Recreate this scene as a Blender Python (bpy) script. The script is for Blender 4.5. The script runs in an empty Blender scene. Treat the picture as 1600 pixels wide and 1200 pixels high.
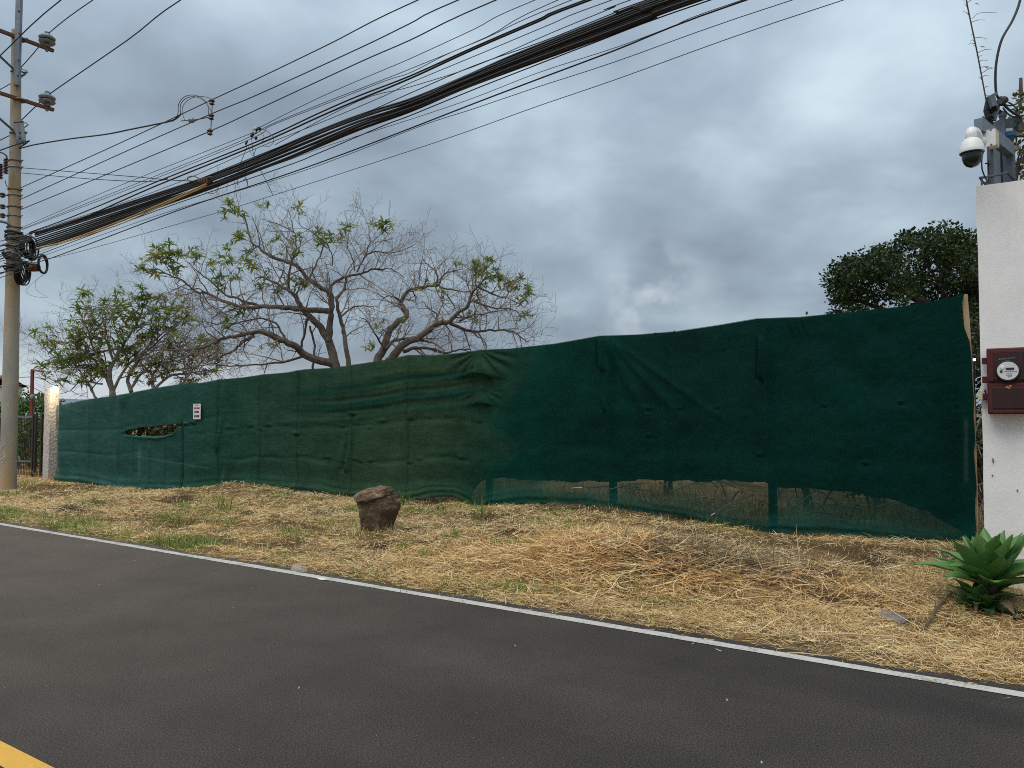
import bpy, bmesh, math, random
import numpy as np
from mathutils import Vector, Matrix

random.seed(7)
RNG = np.random.default_rng(7)
S = bpy.context.scene
COL = S.collection
PI = math.pi

# ------------------------------------------------------------------ camera
CAM_H = 1.6
F = 1200.0                      # focal length in photo pixels (1600 wide)
PITCH = math.atan(50 / 1200.0)
cam_d = bpy.data.cameras.new('camera')
cam_d.sensor_width = 36.0
cam_d.lens = 27.0
cam_d.clip_start = 0.05
cam_d.clip_end = 6000
cam = bpy.data.objects.new('camera', cam_d)
COL.objects.link(cam)
cam.location = (0, 0, CAM_H)
cam.rotation_euler = (PI / 2 + PITCH, 0, 0)
S.camera = cam

# ------------------------------------------------------------------ world (overcast dusk sky)
W = bpy.data.worlds.new('World')
S.world = W
W.use_nodes = True
wn, wl = W.node_tree.nodes, W.node_tree.links
wn.clear()


def wnode(t, **kw):
    n = wn.new(t)
    for k, v in kw.items():
        setattr(n, k, v)
    return n


def wmath(op, a, b=None, clamp=False):
    n = wnode('ShaderNodeMath', operation=op)
    n.use_clamp = clamp
    for i, v in enumerate((a, b)):
        if v is None:
            continue
        if isinstance(v, (int, float)):
            n.inputs[i].default_value = v
        else:
            wl.new(v, n.inputs[i])
    return n.outputs[0]


SUN_EL, SUN_AZ = 62.0, 215.0     # degrees, azimuth clockwise from +Y (behind the camera, to the left)
tc = wnode('ShaderNodeTexCoord')
sep = wnode('ShaderNodeSeparateXYZ')
wl.new(tc.outputs['Generated'], sep.inputs[0])
dx, dy, dz = sep.outputs
zz = wmath('MAXIMUM', dz, 0.0)
den = wmath('ADD', zz, 0.36)
cx_ = wmath('DIVIDE', dx, den)
cy_ = wmath('DIVIDE', dy, den)
comb = wnode('ShaderNodeCombineXYZ')
wl.new(cx_, comb.inputs[0])
wl.new(cy_, comb.inputs[1])
SKY_OFF = (3.1, 1.7, 0.0)


def wnoise(scale, detail, rough, dist, off, stretch=(1, 1, 1)):
    mp = wnode('ShaderNodeMapping')
    mp.inputs['Location'].default_value = off
    mp.inputs['Scale'].default_value = stretch
    wl.new(comb.outputs[0], mp.inputs[0])
    n = wnode('ShaderNodeTexNoise')
    n.inputs['Scale'].default_value = scale
    n.inputs['Detail'].default_value = detail
    n.inputs['Roughness'].default_value = rough
    n.inputs['Distortion'].default_value = dist
    wl.new(mp.outputs[0], n.inputs['Vector'])
    return n.outputs[0]


n1 = wnoise(0.9, 6, 0.5, 0.1, SKY_OFF, (1.0, 0.8, 1))
n2 = wnoise(3.0, 6, 0.5, 0.12, (7.3, 2.2, 0), (1.0, 1.0, 1))
mixn = wmath('ADD', wmath('MULTIPLY', n1, 0.60), wmath('MULTIPLY', n2, 0.40))
mr = wnode('ShaderNodeMapRange')
mr.inputs['From Min'].default_value = 0.385
mr.inputs['From Max'].default_value = 0.655
wl.new(mixn, mr.inputs['Value'])
ramp = wnode('ShaderNodeValToRGB')
ramp.color_ramp.elements[0].position = 0.0
ramp.color_ramp.elements[0].color = (0.215, 0.27, 0.335, 1)
ramp.color_ramp.elements[1].position = 1.0
ramp.color_ramp.elements[1].color = (0.60, 0.73, 0.80, 1)
e = ramp.color_ramp.elements.new(0.45)
e.color = (0.345, 0.432, 0.515, 1)
wl.new(mr.outputs[0], ramp.inputs[0])
# brighter with elevation, as under a real overcast
elev = wmath('ADD', wmath('MULTIPLY', zz, 1.15), 0.78)
# a pale strip of clear air low over the horizon
strip = wnode('ShaderNodeMapRange')
strip.interpolation_type = 'SMOOTHSTEP'
strip.inputs['From Min'].default_value = 0.11
strip.inputs['From Max'].default_value = 0.02
wl.new(dz, strip.inputs['Value'])
side = wnode('ShaderNodeMapRange')
side.interpolation_type = 'SMOOTHSTEP'
side.inputs['From Min'].default_value = 0.05
side.inputs['From Max'].default_value = -0.45
wl.new(dx, side.inputs['Value'])
stripf = wmath('MULTIPLY', wmath('MULTIPLY', strip.outputs[0], side.outputs[0]), 0.75)
cl = wnode('ShaderNodeMix', data_type='RGBA', blend_type='MULTIPLY')
cl.inputs['Factor'].default_value = 1.0
wl.new(ramp.outputs[0], cl.inputs['A'])
gr = wnode('ShaderNodeCombineXYZ')
for i in range(3):
    wl.new(elev, gr.inputs[i])
wl.new(gr.outputs[0], cl.inputs['B'])
st = wnode('ShaderNodeMix', data_type='RGBA')
wl.new(stripf, st.inputs['Factor'])
wl.new(cl.outputs['Result'], st.inputs['A'])
st.inputs['B'].default_value = (0.66, 0.71, 0.76, 1)
vd = wnode('ShaderNodeVectorMath', operation='DISTANCE')
wl.new(tc.outputs['Generated'], vd.inputs[0])
vd.inputs[1].default_value = (0.178, 0.972, 0.150)
brk = wnode('ShaderNodeMapRange')
brk.interpolation_type = 'SMOOTHSTEP'
brk.inputs['From Min'].default_value = 0.10
brk.inputs['From Max'].default_value = 0.0
wl.new(vd.outputs['Value'], brk.inputs['Value'])
brn = wnode('ShaderNodeTexNoise')
brn.inputs['Scale'].default_value = 17
brn.inputs['Detail'].default_value = 4
wl.new(tc.outputs['Generated'], brn.inputs['Vector'])
brm = wnode('ShaderNodeMapRange')
brm.inputs['From Min'].default_value = 0.40
brm.inputs['From Max'].default_value = 0.60
wl.new(brn.outputs[0], brm.inputs['Value'])
brf = wmath('MULTIPLY', wmath('MULTIPLY', brk.outputs[0], brm.outputs[0]), 0.75, True)
st2 = wnode('ShaderNodeMix', data_type='RGBA')
wl.new(brf, st2.inputs['Factor'])
wl.new(st.outputs['Result'], st2.inputs['A'])
st2.inputs['B'].default_value = (0.66, 0.74, 0.79, 1)
bg_cloud = wnode('ShaderNodeBackground')
bg_cloud.inputs['Strength'].default_value = 0.80
wl.new(st2.outputs['Result'], bg_cloud.inputs['Color'])
sky = wnode('ShaderNodeTexSky', sky_type='NISHITA')
sky.sun_disc = False
sky.sun_elevation = math.radians(SUN_EL)
sky.sun_rotation = math.radians(SUN_AZ)
bg_sky = wnode('ShaderNodeBackground')
bg_sky.inputs['Strength'].default_value = 0.05
wl.new(sky.outputs[0], bg_sky.inputs['Color'])
ms = wnode('ShaderNodeMixShader')
ms.inputs[0].default_value = 0.93
wl.new(bg_sky.outputs[0], ms.inputs[1])
wl.new(bg_cloud.outputs[0], ms.inputs[2])
wo = wnode('ShaderNodeOutputWorld')
wl.new(ms.outputs[0], wo.inputs[0])

# ------------------------------------------------------------------ sun (veiled by cloud)
sd = bpy.data.lights.new('sun', 'SUN')
sd.energy = 1.5
sd.angle = math.radians(50)
sd.color = (1.0, 0.93, 0.84)
so = bpy.data.objects.new('sun', sd)
COL.objects.link(so)
_az, _el = math.radians(SUN_AZ), math.radians(SUN_EL)
sun_to = Vector((math.sin(_az) * math.cos(_el), math.cos(_az) * math.cos(_el), math.sin(_el)))
so.rotation_euler = sun_to.to_track_quat('Z', 'Y').to_euler()
so.location = (-10, -10, 30)

S.view_settings.view_transform = 'Standard'
S.view_settings.look = 'None'
S.view_settings.gamma = 1.0
S.view_settings.exposure = 0.4
S.view_settings.use_curve_mapping = False
S.render.engine = 'CYCLES'
S.cycles.filter_width = 1.0
S.cycles.use_denoising = False

# ------------------------------------------------------------------ geometry of the place
CP, SP = math.cos(PITCH), math.sin(PITCH)
D2 = (0.8333, -0.5528)           # along the road, towards the right
N2 = (0.5528, 0.8333)            # away from the road, across the verge
FW = Vector((0, CP, SP)); UPV = Vector((0, -SP, CP))


def ray(x, y):
    return FW + Vector(((x - 800) / F, 0, 0)) + UPV * ((600 - y) / F)


def at(x, y, Y):                 # the point seen at photo pixel x, y at depth Y
    d = ray(x, y)
    t = Y / d.y
    return Vector((d.x * t, Y, CAM_H + d.z * t))


def atn(x, y, n):                # ... at distance n across the road
    d = ray(x, y)
    t = n / (d.x * N2[0] + d.y * N2[1])
    return Vector((d.x * t, d.y * t, CAM_H + d.z * t))


def atz(x, y, z):                # ... at height z
    d = ray(x, y)
    t = (z - CAM_H) / d.z
    return Vector((d.x * t, d.y * t, z))


def un(p):
    return p[0] * D2[0] + p[1] * D2[1], p[0] * N2[0] + p[1] * N2[1]


def rn(u, n, z=0.0):
    return Vector((u * D2[0] + n * N2[0], u * D2[1] + n * N2[1], z))


def vnoise(x, y, seed=0):
    x = np.asarray(x, float); y = np.asarray(y, float)
    xi = np.floor(x).astype(np.int64); yi = np.floor(y).astype(np.int64)
    fx = x - xi; fy = y - yi
    fx = fx * fx * (3 - 2 * fx); fy = fy * fy * (3 - 2 * fy)

    def h(a, b):
        v = (a * 374761393 + b * 668265263 + seed * 974711 + 12345) & 0x7fffffff
        v = ((v ^ (v >> 13)) * 1274126177) & 0x7fffffff
        v = (v ^ (v >> 16)) & 0x7fffffff
        return (v % 100003) / 100003.0
    return (h(xi, yi) * (1 - fx) + h(xi + 1, yi) * fx) * (1 - fy) + (h(xi, yi + 1) * (1 - fx) + h(xi + 1, yi + 1) * fx) * fy


def fbm(x, y, seed=0, o=4):
    s = 0; a = 0.5
    for k in range(o):
        s = s + a * vnoise(np.asarray(x) * 2 ** k, np.asarray(y) * 2 ** k, seed + k * 17)
        a *= 0.5
    return s / (1 - 0.5 ** o)


def sstep(a, b, x):
    t = np.clip((np.asarray(x, float) - a) / (b - a), 0, 1)
    return t * t * (3 - 2 * t)


# fence knots: photo x, distance across the road
FK = [(95, 9.55), (190, 9.6), (288, 9.75), (345, 9.9), (410, 10.05), (470, 10.15), (555, 10.2), (642, 10.2), (755, 10.1), (945, 9.8), (1193, 9.5), (1530, 9.35)]
F_TOP = [(95, 634), (140, 624), (190, 617), (240, 607), (290, 599), (320, 598), (345, 593), (380, 590), (415, 585), (450, 582), (480, 577), (520, 575), (550, 571), (600, 563), (640, 555), (680, 555), (720, 552), (755, 547), (800, 545), (870, 537), (938, 525), (1000, 523), (1060, 518), (1120, 509), (1185, 498), (1250, 496), (1310, 490), (1380, 483), (1440, 475), (1512, 461), (1535, 458)]
F_BOT = [(95, 752), (110, 753), (150, 757), (190, 769), (240, 768), (288, 768), (340, 762), (400, 762), (440, 764), (470, 768), (530, 774), (560, 776), (600, 778), (640, 779), (680, 772), (715, 772), (740, 783), (752, 793), (775, 788), (830, 782), (880, 782), (925, 784), (945, 790), (1000, 797), (1060, 803), (1120, 815), (1193, 829), (1215, 828), (1280, 828), (1350, 834), (1400, 840), (1450, 847), (1535, 852)]


def ip(tab, x):
    a = np.array(tab, float)
    return np.interp(x, a[:, 0], a[:, 1])


FKP = []                          # knots on the ground
for x, n in FK:
    FKP.append(atn(x, float(ip(F_BOT, x)), n))
KU = np.array([un(p)[0] for p in FKP]); KN = np.array([un(p)[1] for p in FKP]); KZ = np.array([p.z for p in FKP])
KU_ = np.concatenate([[KU[0] - 14], KU, [KU[-1] + 12]])
KN_ = np.concatenate([[9.5], KN, [9.3]]); KZ_ = np.concatenate([[0.05], KZ, [0.3]])


def fence_n(u): return np.interp(u, KU_, KN_)


MOUNDS = []                       # u, n, radius, height


def add_mound(px, py, r, h, z=0.1):
    p = atz(px, py, z); u, n = un(p); MOUNDS.append((u, n, r, h))


add_mound(1000, 880, 1.1, 0.10); add_mound(890, 885, 0.9, 0.06); add_mound(1120, 900, 0.7, 0.04)
add_mound(95, 775, 0.9, 0.10, 0.0); add_mound(370, 778, 0.8, 0.13, 0.05); add_mound(432, 782, 0.6, 0.10, 0.1)
add_mound(1150, 858, 0.5, 0.06, 0.15)


def terrain(X, Y):
    X = np.asarray(X, float); Y = np.asarray(Y, float)
    u = X * D2[0] + Y * D2[1]; n = X * N2[0] + Y * N2[1]
    nf = fence_n(u); zf = np.interp(u, KU_, KZ_)
    t = np.clip((n - 5.5) / (nf - 5.5), 0, 1)
    z = zf * (0.35 * t + 0.65 * t * t * (3 - 2 * t)) + 0.05 * np.sin(PI * np.clip(t, 0, 1)) * sstep(2, -12, u)
    amp = np.clip((n - 5.55) / 0.8, 0, 1)
    b = (fbm(u * 0.9, n * 0.9, 3, 3) - 0.5) * 0.12 + (fbm(u * 3.1, n * 3.1, 5, 3) - 0.5) * 0.05
    z = z + b * amp * np.where(n > nf, 1.0, 1 - 0.6 * sstep(nf - 0.7, nf, n))
    for mu, mn, r, h in MOUNDS:
        q = np.exp(-(((u - mu) / r) ** 2 + ((n - mn) / (r * 0.7)) ** 2))
        z = z + h * q * (0.7 + 0.6 * fbm(u * 4, n * 4, 9, 2)) * amp
    far = np.clip((n - nf) / 30, 0, 1)
    z = z + far * 0.0
    z = np.where(n < 5.75, -0.10 + (0.112 + 0.02 * fbm(u * 2.5, n * 2.5, 31, 2)) * sstep(5.25, 5.75, n), np.maximum(z, 0.004) * np.ones_like(z))
    return z


def tz(X, Y): return float(terrain(np.array([X]), np.array([Y]))[0])


# ------------------------------------------------------------------ object helpers
def link(o, parent=None):
    COL.objects.link(o)
    if parent is not None:
        o.parent = parent
    return o


def tag(o, label=None, cat=None, group=None, kind=None):
    if label: o['label'] = label
    if cat: o['category'] = cat
    if group: o['group'] = group
    if kind: o['kind'] = kind
    return o


def empty(name, loc=(0, 0, 0), label=None, cat=None, group=None, rz=0.0):
    o = bpy.data.objects.new(name, None)
    o.empty_display_size = 0.1
    o.location = loc
    o.rotation_euler = (0, 0, rz)
    link(o)
    return tag(o, label, cat, group)


class MB:
    def __init__(s, origin=(0, 0, 0)):
        s.v = []; s.f = []; s.o = Vector(origin)

    def add(s, vs, fs):
        k = len(s.v)
        s.v.extend([tuple(Vector(v) - s.o) for v in vs])
        s.f.extend([tuple(i + k for i in f) for f in fs])

    def box(s, c, size, rot=None):
        hx, hy, hz = size[0] / 2, size[1] / 2, size[2] / 2
        vs = [Vector((x, y, z)) for x in (-hx, hx) for y in (-hy, hy) for z in (-hz, hz)]
        if rot is not None: vs = [rot @ v for v in vs]
        c = Vector(c)
        s.add([v + c for v in vs], [(0, 1, 3, 2), (4, 6, 7, 5), (0, 4, 5, 1), (2, 3, 7, 6), (0, 2, 6, 4), (1, 5, 7, 3)])

    def tube(s, pts, r, seg=6, cap=True):
        pts = [Vector(p) for p in pts]
        n = len(pts)
        rs = r if isinstance(r, (list, tuple)) else [r] * n
        t0 = (pts[1] - pts[0]).normalized()
        ref = Vector((0, 0, 1)) if abs(t0.z) < 0.9 else Vector((1, 0, 0))
        nx = t0.cross(ref).normalized()
        vs = []
        for i in range(n):
            t = (pts[min(i + 1, n - 1)] - pts[max(i - 1, 0)])
            if t.length < 1e-9: t = t0
            t.normalize()
            nx = (nx - t * nx.dot(t))
            if nx.length < 1e-6: nx = t.orthogonal()
            nx.normalize()
            b = t.cross(nx)
            for k in range(seg):
                a = 2 * PI * k / seg
                vs.append(pts[i] + (nx * math.cos(a) + b * math.sin(a)) * rs[i])
        fs = []
        for i in range(n - 1):
            for k in range(seg):
                a, b2 = i * seg + k, i * seg + (k + 1) % seg
                fs.append((a, b2, b2 + seg, a + seg))
        if cap:
            fs.append(tuple(range(seg - 1, -1, -1)))
            fs.append(tuple((n - 1) * seg + k for k in range(seg)))
        s.add(vs, fs)

    def lathe(s, c, prof, seg=16, rot=None):
        c = Vector(c); vs = []
        for r, z in prof:
            for k in range(seg):
                a = 2 * PI * k / seg
                v = Vector((r * math.cos(a), r * math.sin(a), z))
                if rot is not None: v = rot @ v
                vs.append(v + c)
        fs = []
        for i in range(len(prof) - 1):
            for k in range(seg):
                a, b2 = i * seg + k, i * seg + (k + 1) % seg
                fs.append((a, b2, b2 + seg, a + seg))
        fs.append(tuple(range(seg - 1, -1, -1)))
        fs.append(tuple((len(prof) - 1) * seg + k for k in range(seg)))
        s.add(vs, fs)

    def torus(s, c, R, r, rot, seg=20, rs=6):
        pts = [Vector(c) + rot @ Vector((R * math.cos(2 * PI * k / seg), R * math.sin(2 * PI * k / seg), 0)) for k in range(seg + 1)]
        s.tube(pts, r, rs, cap=False)

    def build(s, name, mat, parent=None, smooth=True, bevel=0.0):
        me = bpy.data.meshes.new(name)
        me.from_pydata(s.v, [], s.f)
        if smooth:
            me.polygons.foreach_set('use_smooth', [True] * len(me.polygons))
        me.materials.append(mat)
        if bevel:
            bm = bmesh.new(); bm.from_mesh(me)
            bmesh.ops.bevel(bm, geom=bm.edges[:], offset=bevel, segments=2, affect='EDGES', profile=0.6)
            bm.to_mesh(me); bm.free()
        if smooth:
            try: me.set_sharp_from_angle(angle=math.radians(40))
            except Exception: pass
        me.update()
        o = bpy.data.objects.new(name, me)
        return link(o, parent)


def np_mesh(name, verts, faces, mat, parent=None, colors=None, smooth=False):
    me = bpy.data.meshes.new(name)
    verts = np.ascontiguousarray(verts, dtype=np.float32); faces = np.ascontiguousarray(faces, dtype=np.int32)
    k = faces.shape[1]
    me.vertices.add(len(verts)); me.vertices.foreach_set('co', verts.ravel())
    me.loops.add(faces.size); me.loops.foreach_set('vertex_index', faces.ravel())
    me.polygons.add(len(faces))
    me.polygons.foreach_set('loop_start', np.arange(0, faces.size, k, dtype=np.int32))
    me.polygons.foreach_set('loop_total', np.full(len(faces), k, dtype=np.int32))
    if smooth: me.polygons.foreach_set('use_smooth', np.ones(len(faces), dtype=bool))
    me.update(calc_edges=True)
    if colors is not None:
        at_ = me.color_attributes.new('tint', 'FLOAT_COLOR', 'POINT')
        c4 = np.ones((len(verts), 4), np.float32); c4[:, :colors.shape[1]] = colors
        at_.data.foreach_set('color', c4.ravel())
    me.materials.append(mat)
    me.validate()
    o = bpy.data.objects.new(name, me)
    return link(o, parent)


# ------------------------------------------------------------------ materials
def newmat(name):
    m = bpy.data.materials.new(name)
    m.use_nodes = True
    nt = m.node_tree
    b = nt.nodes['Principled BSDF']
    return m, nt, b


def noise_node(nt, scale, detail=4, rough=0.55, obj=True, stretch=None, dist=0.0):
    tc = nt.nodes.new('ShaderNodeTexCoord')
    src = tc.outputs['Object']
    if stretch:
        mp = nt.nodes.new('ShaderNodeMapping'); mp.inputs['Scale'].default_value = stretch
        nt.links.new(src, mp.inputs[0]); src = mp.outputs[0]
    n = nt.nodes.new('ShaderNodeTexNoise')
    n.inputs['Scale'].default_value = scale; n.inputs['Detail'].default_value = detail
    n.inputs['Roughness'].default_value = rough; n.inputs['Distortion'].default_value = dist
    nt.links.new(src, n.inputs['Vector'])
    return n


def ramp_node(nt, fac, stops):
    r = nt.nodes.new('ShaderNodeValToRGB')
    els = r.color_ramp.elements
    while len(els) < len(stops): els.new(0.5)
    for e_, (p, c) in zip(els, stops):
        e_.position = p; e_.color = (*c, 1)
    nt.links.new(fac, r.inputs[0])
    return r.outputs[0]


def add_bump(nt, b, h, strength=0.3, dist=0.01):
    bp = nt.nodes.new('ShaderNodeBump')
    bp.inputs['Strength'].default_value = strength; bp.inputs['Distance'].default_value = dist
    nt.links.new(h, bp.inputs['Height']); nt.links.new(bp.outputs[0], b.inputs['Normal'])
    return bp


def mixcol(nt, fac, a, b, blend='MIX'):
    m = nt.nodes.new('ShaderNodeMix'); m.data_type = 'RGBA'; m.blend_type = blend
    for key, v in (('Factor', fac), ('A', a), ('B', b)):
        if isinstance(v, (int, float)): m.inputs[key].default_value = v
        elif isinstance(v, tuple): m.inputs[key].default_value = (*v, 1)
        else: nt.links.new(v, m.inputs[key])
    return m.outputs['Result']


def simple(name, col, rough=0.6, metal=0.0, var=0.25, scale=12, bump=0.15, stretch=None, spec=0.5):
    m, nt, b = newmat(name)
    n = noise_node(nt, scale, 5, 0.6, stretch=stretch)
    lo = tuple(c * (1 - var) for c in col); hi = tuple(min(1, c * (1 + var)) for c in col)
    nt.links.new(ramp_node(nt, n.outputs[0], [(0.3, lo), (0.7, hi)]), b.inputs['Base Color'])
    b.inputs['Roughness'].default_value = rough; b.inputs['Metallic'].default_value = metal
    b.inputs['Specular IOR Level'].default_value = spec
    if bump: add_bump(nt, b, n.outputs[0], bump, 0.01)
    return m


def tinted(name, rough=0.7, trans=0.0, spec=0.2, mul=(1, 1, 1)):
    m, nt, b = newmat(name)
    a = nt.nodes.new('ShaderNodeAttribute'); a.attribute_name = 'tint'
    c = mixcol(nt, 1.0, a.outputs['Color'], mul, 'MULTIPLY')
    nt.links.new(c, b.inputs['Base Color'])
    b.inputs['Roughness'].default_value = rough; b.inputs['Specular IOR Level'].default_value = spec
    if trans:
        t = nt.nodes.new('ShaderNodeBsdfTranslucent'); nt.links.new(c, t.inputs[0])
        mx = nt.nodes.new('ShaderNodeMixShader'); mx.inputs[0].default_value = trans
        nt.links.new(b.outputs[0], mx.inputs[1]); nt.links.new(t.outputs[0], mx.inputs[2])
        nt.links.new(mx.outputs[0], nt.nodes['Material Output'].inputs[0])
    return m


def asphalt_mat():
    m, nt, b = newmat('asphalt')
    fine = noise_node(nt, 120, 4, 0.85)
    mid = noise_node(nt, 1.3, 5, 0.6)
    big = noise_node(nt, 0.35, 4, 0.5, stretch=(1, 2.2, 1))
    vor = nt.nodes.new('ShaderNodeTexVoronoi'); vor.inputs['Scale'].default_value = 150
    tcn = nt.nodes.new('ShaderNodeTexCoord'); nt.links.new(tcn.outputs['Object'], vor.inputs['Vector'])
    c1 = ramp_node(nt, fine.outputs[0], [(0.38, (0.009, 0.008, 0.0073)), (0.5, (0.04, 0.0355, 0.032)), (0.62, (0.11, 0.10, 0.09))])
    c2 = ramp_node(nt, mid.outputs[0], [(0.3, (0.78, 0.78, 0.8)), (0.7, (1.15, 1.13, 1.1))])
    c3 = ramp_node(nt, big.outputs[0], [(0.3, (0.94, 0.94, 0.94)), (0.7, (1.06, 1.05, 1.04))])
    c = mixcol(nt, 1.0, c1, c2, 'MULTIPLY'); c = mixcol(nt, 1.0, c, c3, 'MULTIPLY')
    mp = nt.nodes.new('ShaderNodeMapping'); mp.vector_type = 'POINT'
    mp.inputs['Rotation'].default_value = (0, 0, math.radians(33.56)); mp.inputs['Scale'].default_value = (1, 1, 1)
    nt.links.new(tcn.outputs['Object'], mp.inputs[0])
    mp2 = nt.nodes.new('ShaderNodeMapping'); mp2.inputs['Scale'].default_value = (0.12, 1.7, 1); nt.links.new(mp.outputs[0], mp2.inputs[0])
    tr_ = nt.nodes.new('ShaderNodeTexNoise'); tr_.inputs['Scale'].default_value = 1.0; tr_.inputs['Detail'].default_value = 4; nt.links.new(mp2.outputs[0], tr_.inputs['Vector'])
    c = mixcol(nt, 1.0, c, ramp_node(nt, tr_.outputs[0], [(0.35, (0.86, 0.86, 0.87)), (0.65, (1.13, 1.12, 1.1))]), 'MULTIPLY')
    # warm street-lamp light at the left, painted into the asphalt colour as brown
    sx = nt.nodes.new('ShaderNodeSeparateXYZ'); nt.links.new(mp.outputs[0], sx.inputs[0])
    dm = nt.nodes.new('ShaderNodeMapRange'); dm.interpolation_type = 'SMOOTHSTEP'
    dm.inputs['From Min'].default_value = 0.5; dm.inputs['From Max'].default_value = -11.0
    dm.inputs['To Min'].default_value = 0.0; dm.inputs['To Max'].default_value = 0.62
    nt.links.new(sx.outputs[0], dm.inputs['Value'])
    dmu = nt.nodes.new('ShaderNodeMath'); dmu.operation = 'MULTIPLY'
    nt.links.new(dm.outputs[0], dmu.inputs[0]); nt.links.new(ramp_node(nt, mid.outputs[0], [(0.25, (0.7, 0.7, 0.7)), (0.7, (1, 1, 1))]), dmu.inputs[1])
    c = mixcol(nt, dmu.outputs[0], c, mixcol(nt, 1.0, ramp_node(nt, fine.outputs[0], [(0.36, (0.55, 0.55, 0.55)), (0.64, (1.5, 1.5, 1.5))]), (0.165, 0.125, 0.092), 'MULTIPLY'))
    # scattered pale aggregate
    sp = nt.nodes.new('ShaderNodeTexVoronoi'); sp.inputs['Scale'].default_value = 26; sp.inputs['Randomness'].default_value = 1
    nt.links.new(tcn.outputs['Object'], sp.inputs['Vector'])
    rr = ramp_node(nt, sp.outputs['Distance'], [(0.07, (1, 1, 1)), (0.10, (0, 0, 0))])
    sel = nt.nodes.new('ShaderNodeSeparateColor'); nt.links.new(sp.outputs['Color'], sel.inputs[0])
    gt = nt.nodes.new('ShaderNodeMath'); gt.operation = 'GREATER_THAN'; gt.inputs[1].default_value = 0.95
    nt.links.new(sel.outputs[0], gt.inputs[0])
    mu = nt.nodes.new('ShaderNodeMath'); mu.operation = 'MULTIPLY'
    nt.links.new(rr, mu.inputs[0]); nt.links.new(gt.outputs[0], mu.inputs[1])
    c = mixcol(nt, mu.outputs[0], c, (0.2, 0.19, 0.18))
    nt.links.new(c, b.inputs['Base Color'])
    b.inputs['Roughness'].default_value = 0.72
    b.inputs['Specular IOR Level'].default_value = 0.18
    ad = nt.nodes.new('ShaderNodeMath'); ad.operation = 'ADD'
    nt.links.new(vor.outputs['Distance'], ad.inputs[0]); nt.links.new(fine.outputs[0], ad.inputs[1])
    add_bump(nt, b, ad.outputs[0], 0.5, 0.008)
    return m


def paint_mat(name, col, worn, lo=0.36, hi=0.5):
    m, nt, b = newmat(name)
    n = noise_node(nt, 60, 4, 0.7); n2 = noise_node(nt, 5, 4, 0.6)
    ad = nt.nodes.new('ShaderNodeMath'); ad.operation = 'MULTIPLY_ADD'; ad.inputs[1].default_value = 0.6
    nt.links.new(n.outputs[0], ad.inputs[0])
    sc = nt.nodes.new('ShaderNodeMath'); sc.operation = 'MULTIPLY'; sc.inputs[1].default_value = 0.4
    nt.links.new(n2.outputs[0], sc.inputs[0]); nt.links.new(sc.outputs[0], ad.inputs[2])
    c = ramp_node(nt, ad.outputs[0], [(lo, worn), (hi, tuple(x * 0.85 for x in col)), (0.7, col)])
    nt.links.new(c, b.inputs['Base Color'])
    b.inputs['Roughness'].default_value = 0.75
    add_bump(nt, b, n.outputs[0], 0.6, 0.004)
    return m


def soil_mat():
    m, nt, b = newmat('dry_soil')
    n = noise_node(nt, 1.6, 6, 0.62); f = noise_node(nt, 22, 5, 0.7); g = noise_node(nt, 90, 3, 0.7)
    c = ramp_node(nt, n.outputs[0], [(0.34, (0.11, 0.075, 0.045)), (0.5, (0.26, 0.18, 0.095)), (0.66, (0.42, 0.30, 0.155))])
    c = mixcol(nt, 0.8, c, ramp_node(nt, f.outputs[0], [(0.3, (0.5, 0.48, 0.45)), (0.68, (1.25, 1.2, 1.1))]), 'MULTIPLY')
    c = mixcol(nt, 0.7, c, ramp_node(nt, g.outputs[0], [(0.3, (0.55, 0.53, 0.5)), (0.7, (1.3, 1.25, 1.15))]), 'MULTIPLY')
    ta = nt.nodes.new('ShaderNodeAttribute'); ta.attribute_name = 'tint'
    c = mixcol(nt, 1.0, c, ta.outputs['Color'], 'MULTIPLY')
    nt.links.new(c, b.inputs['Base Color'])
    b.inputs['Roughness'].default_value = 0.95; b.inputs['Specular IOR Level'].default_value = 0.1
    add_bump(nt, b, f.outputs[0], 0.8, 0.03)
    return m


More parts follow.
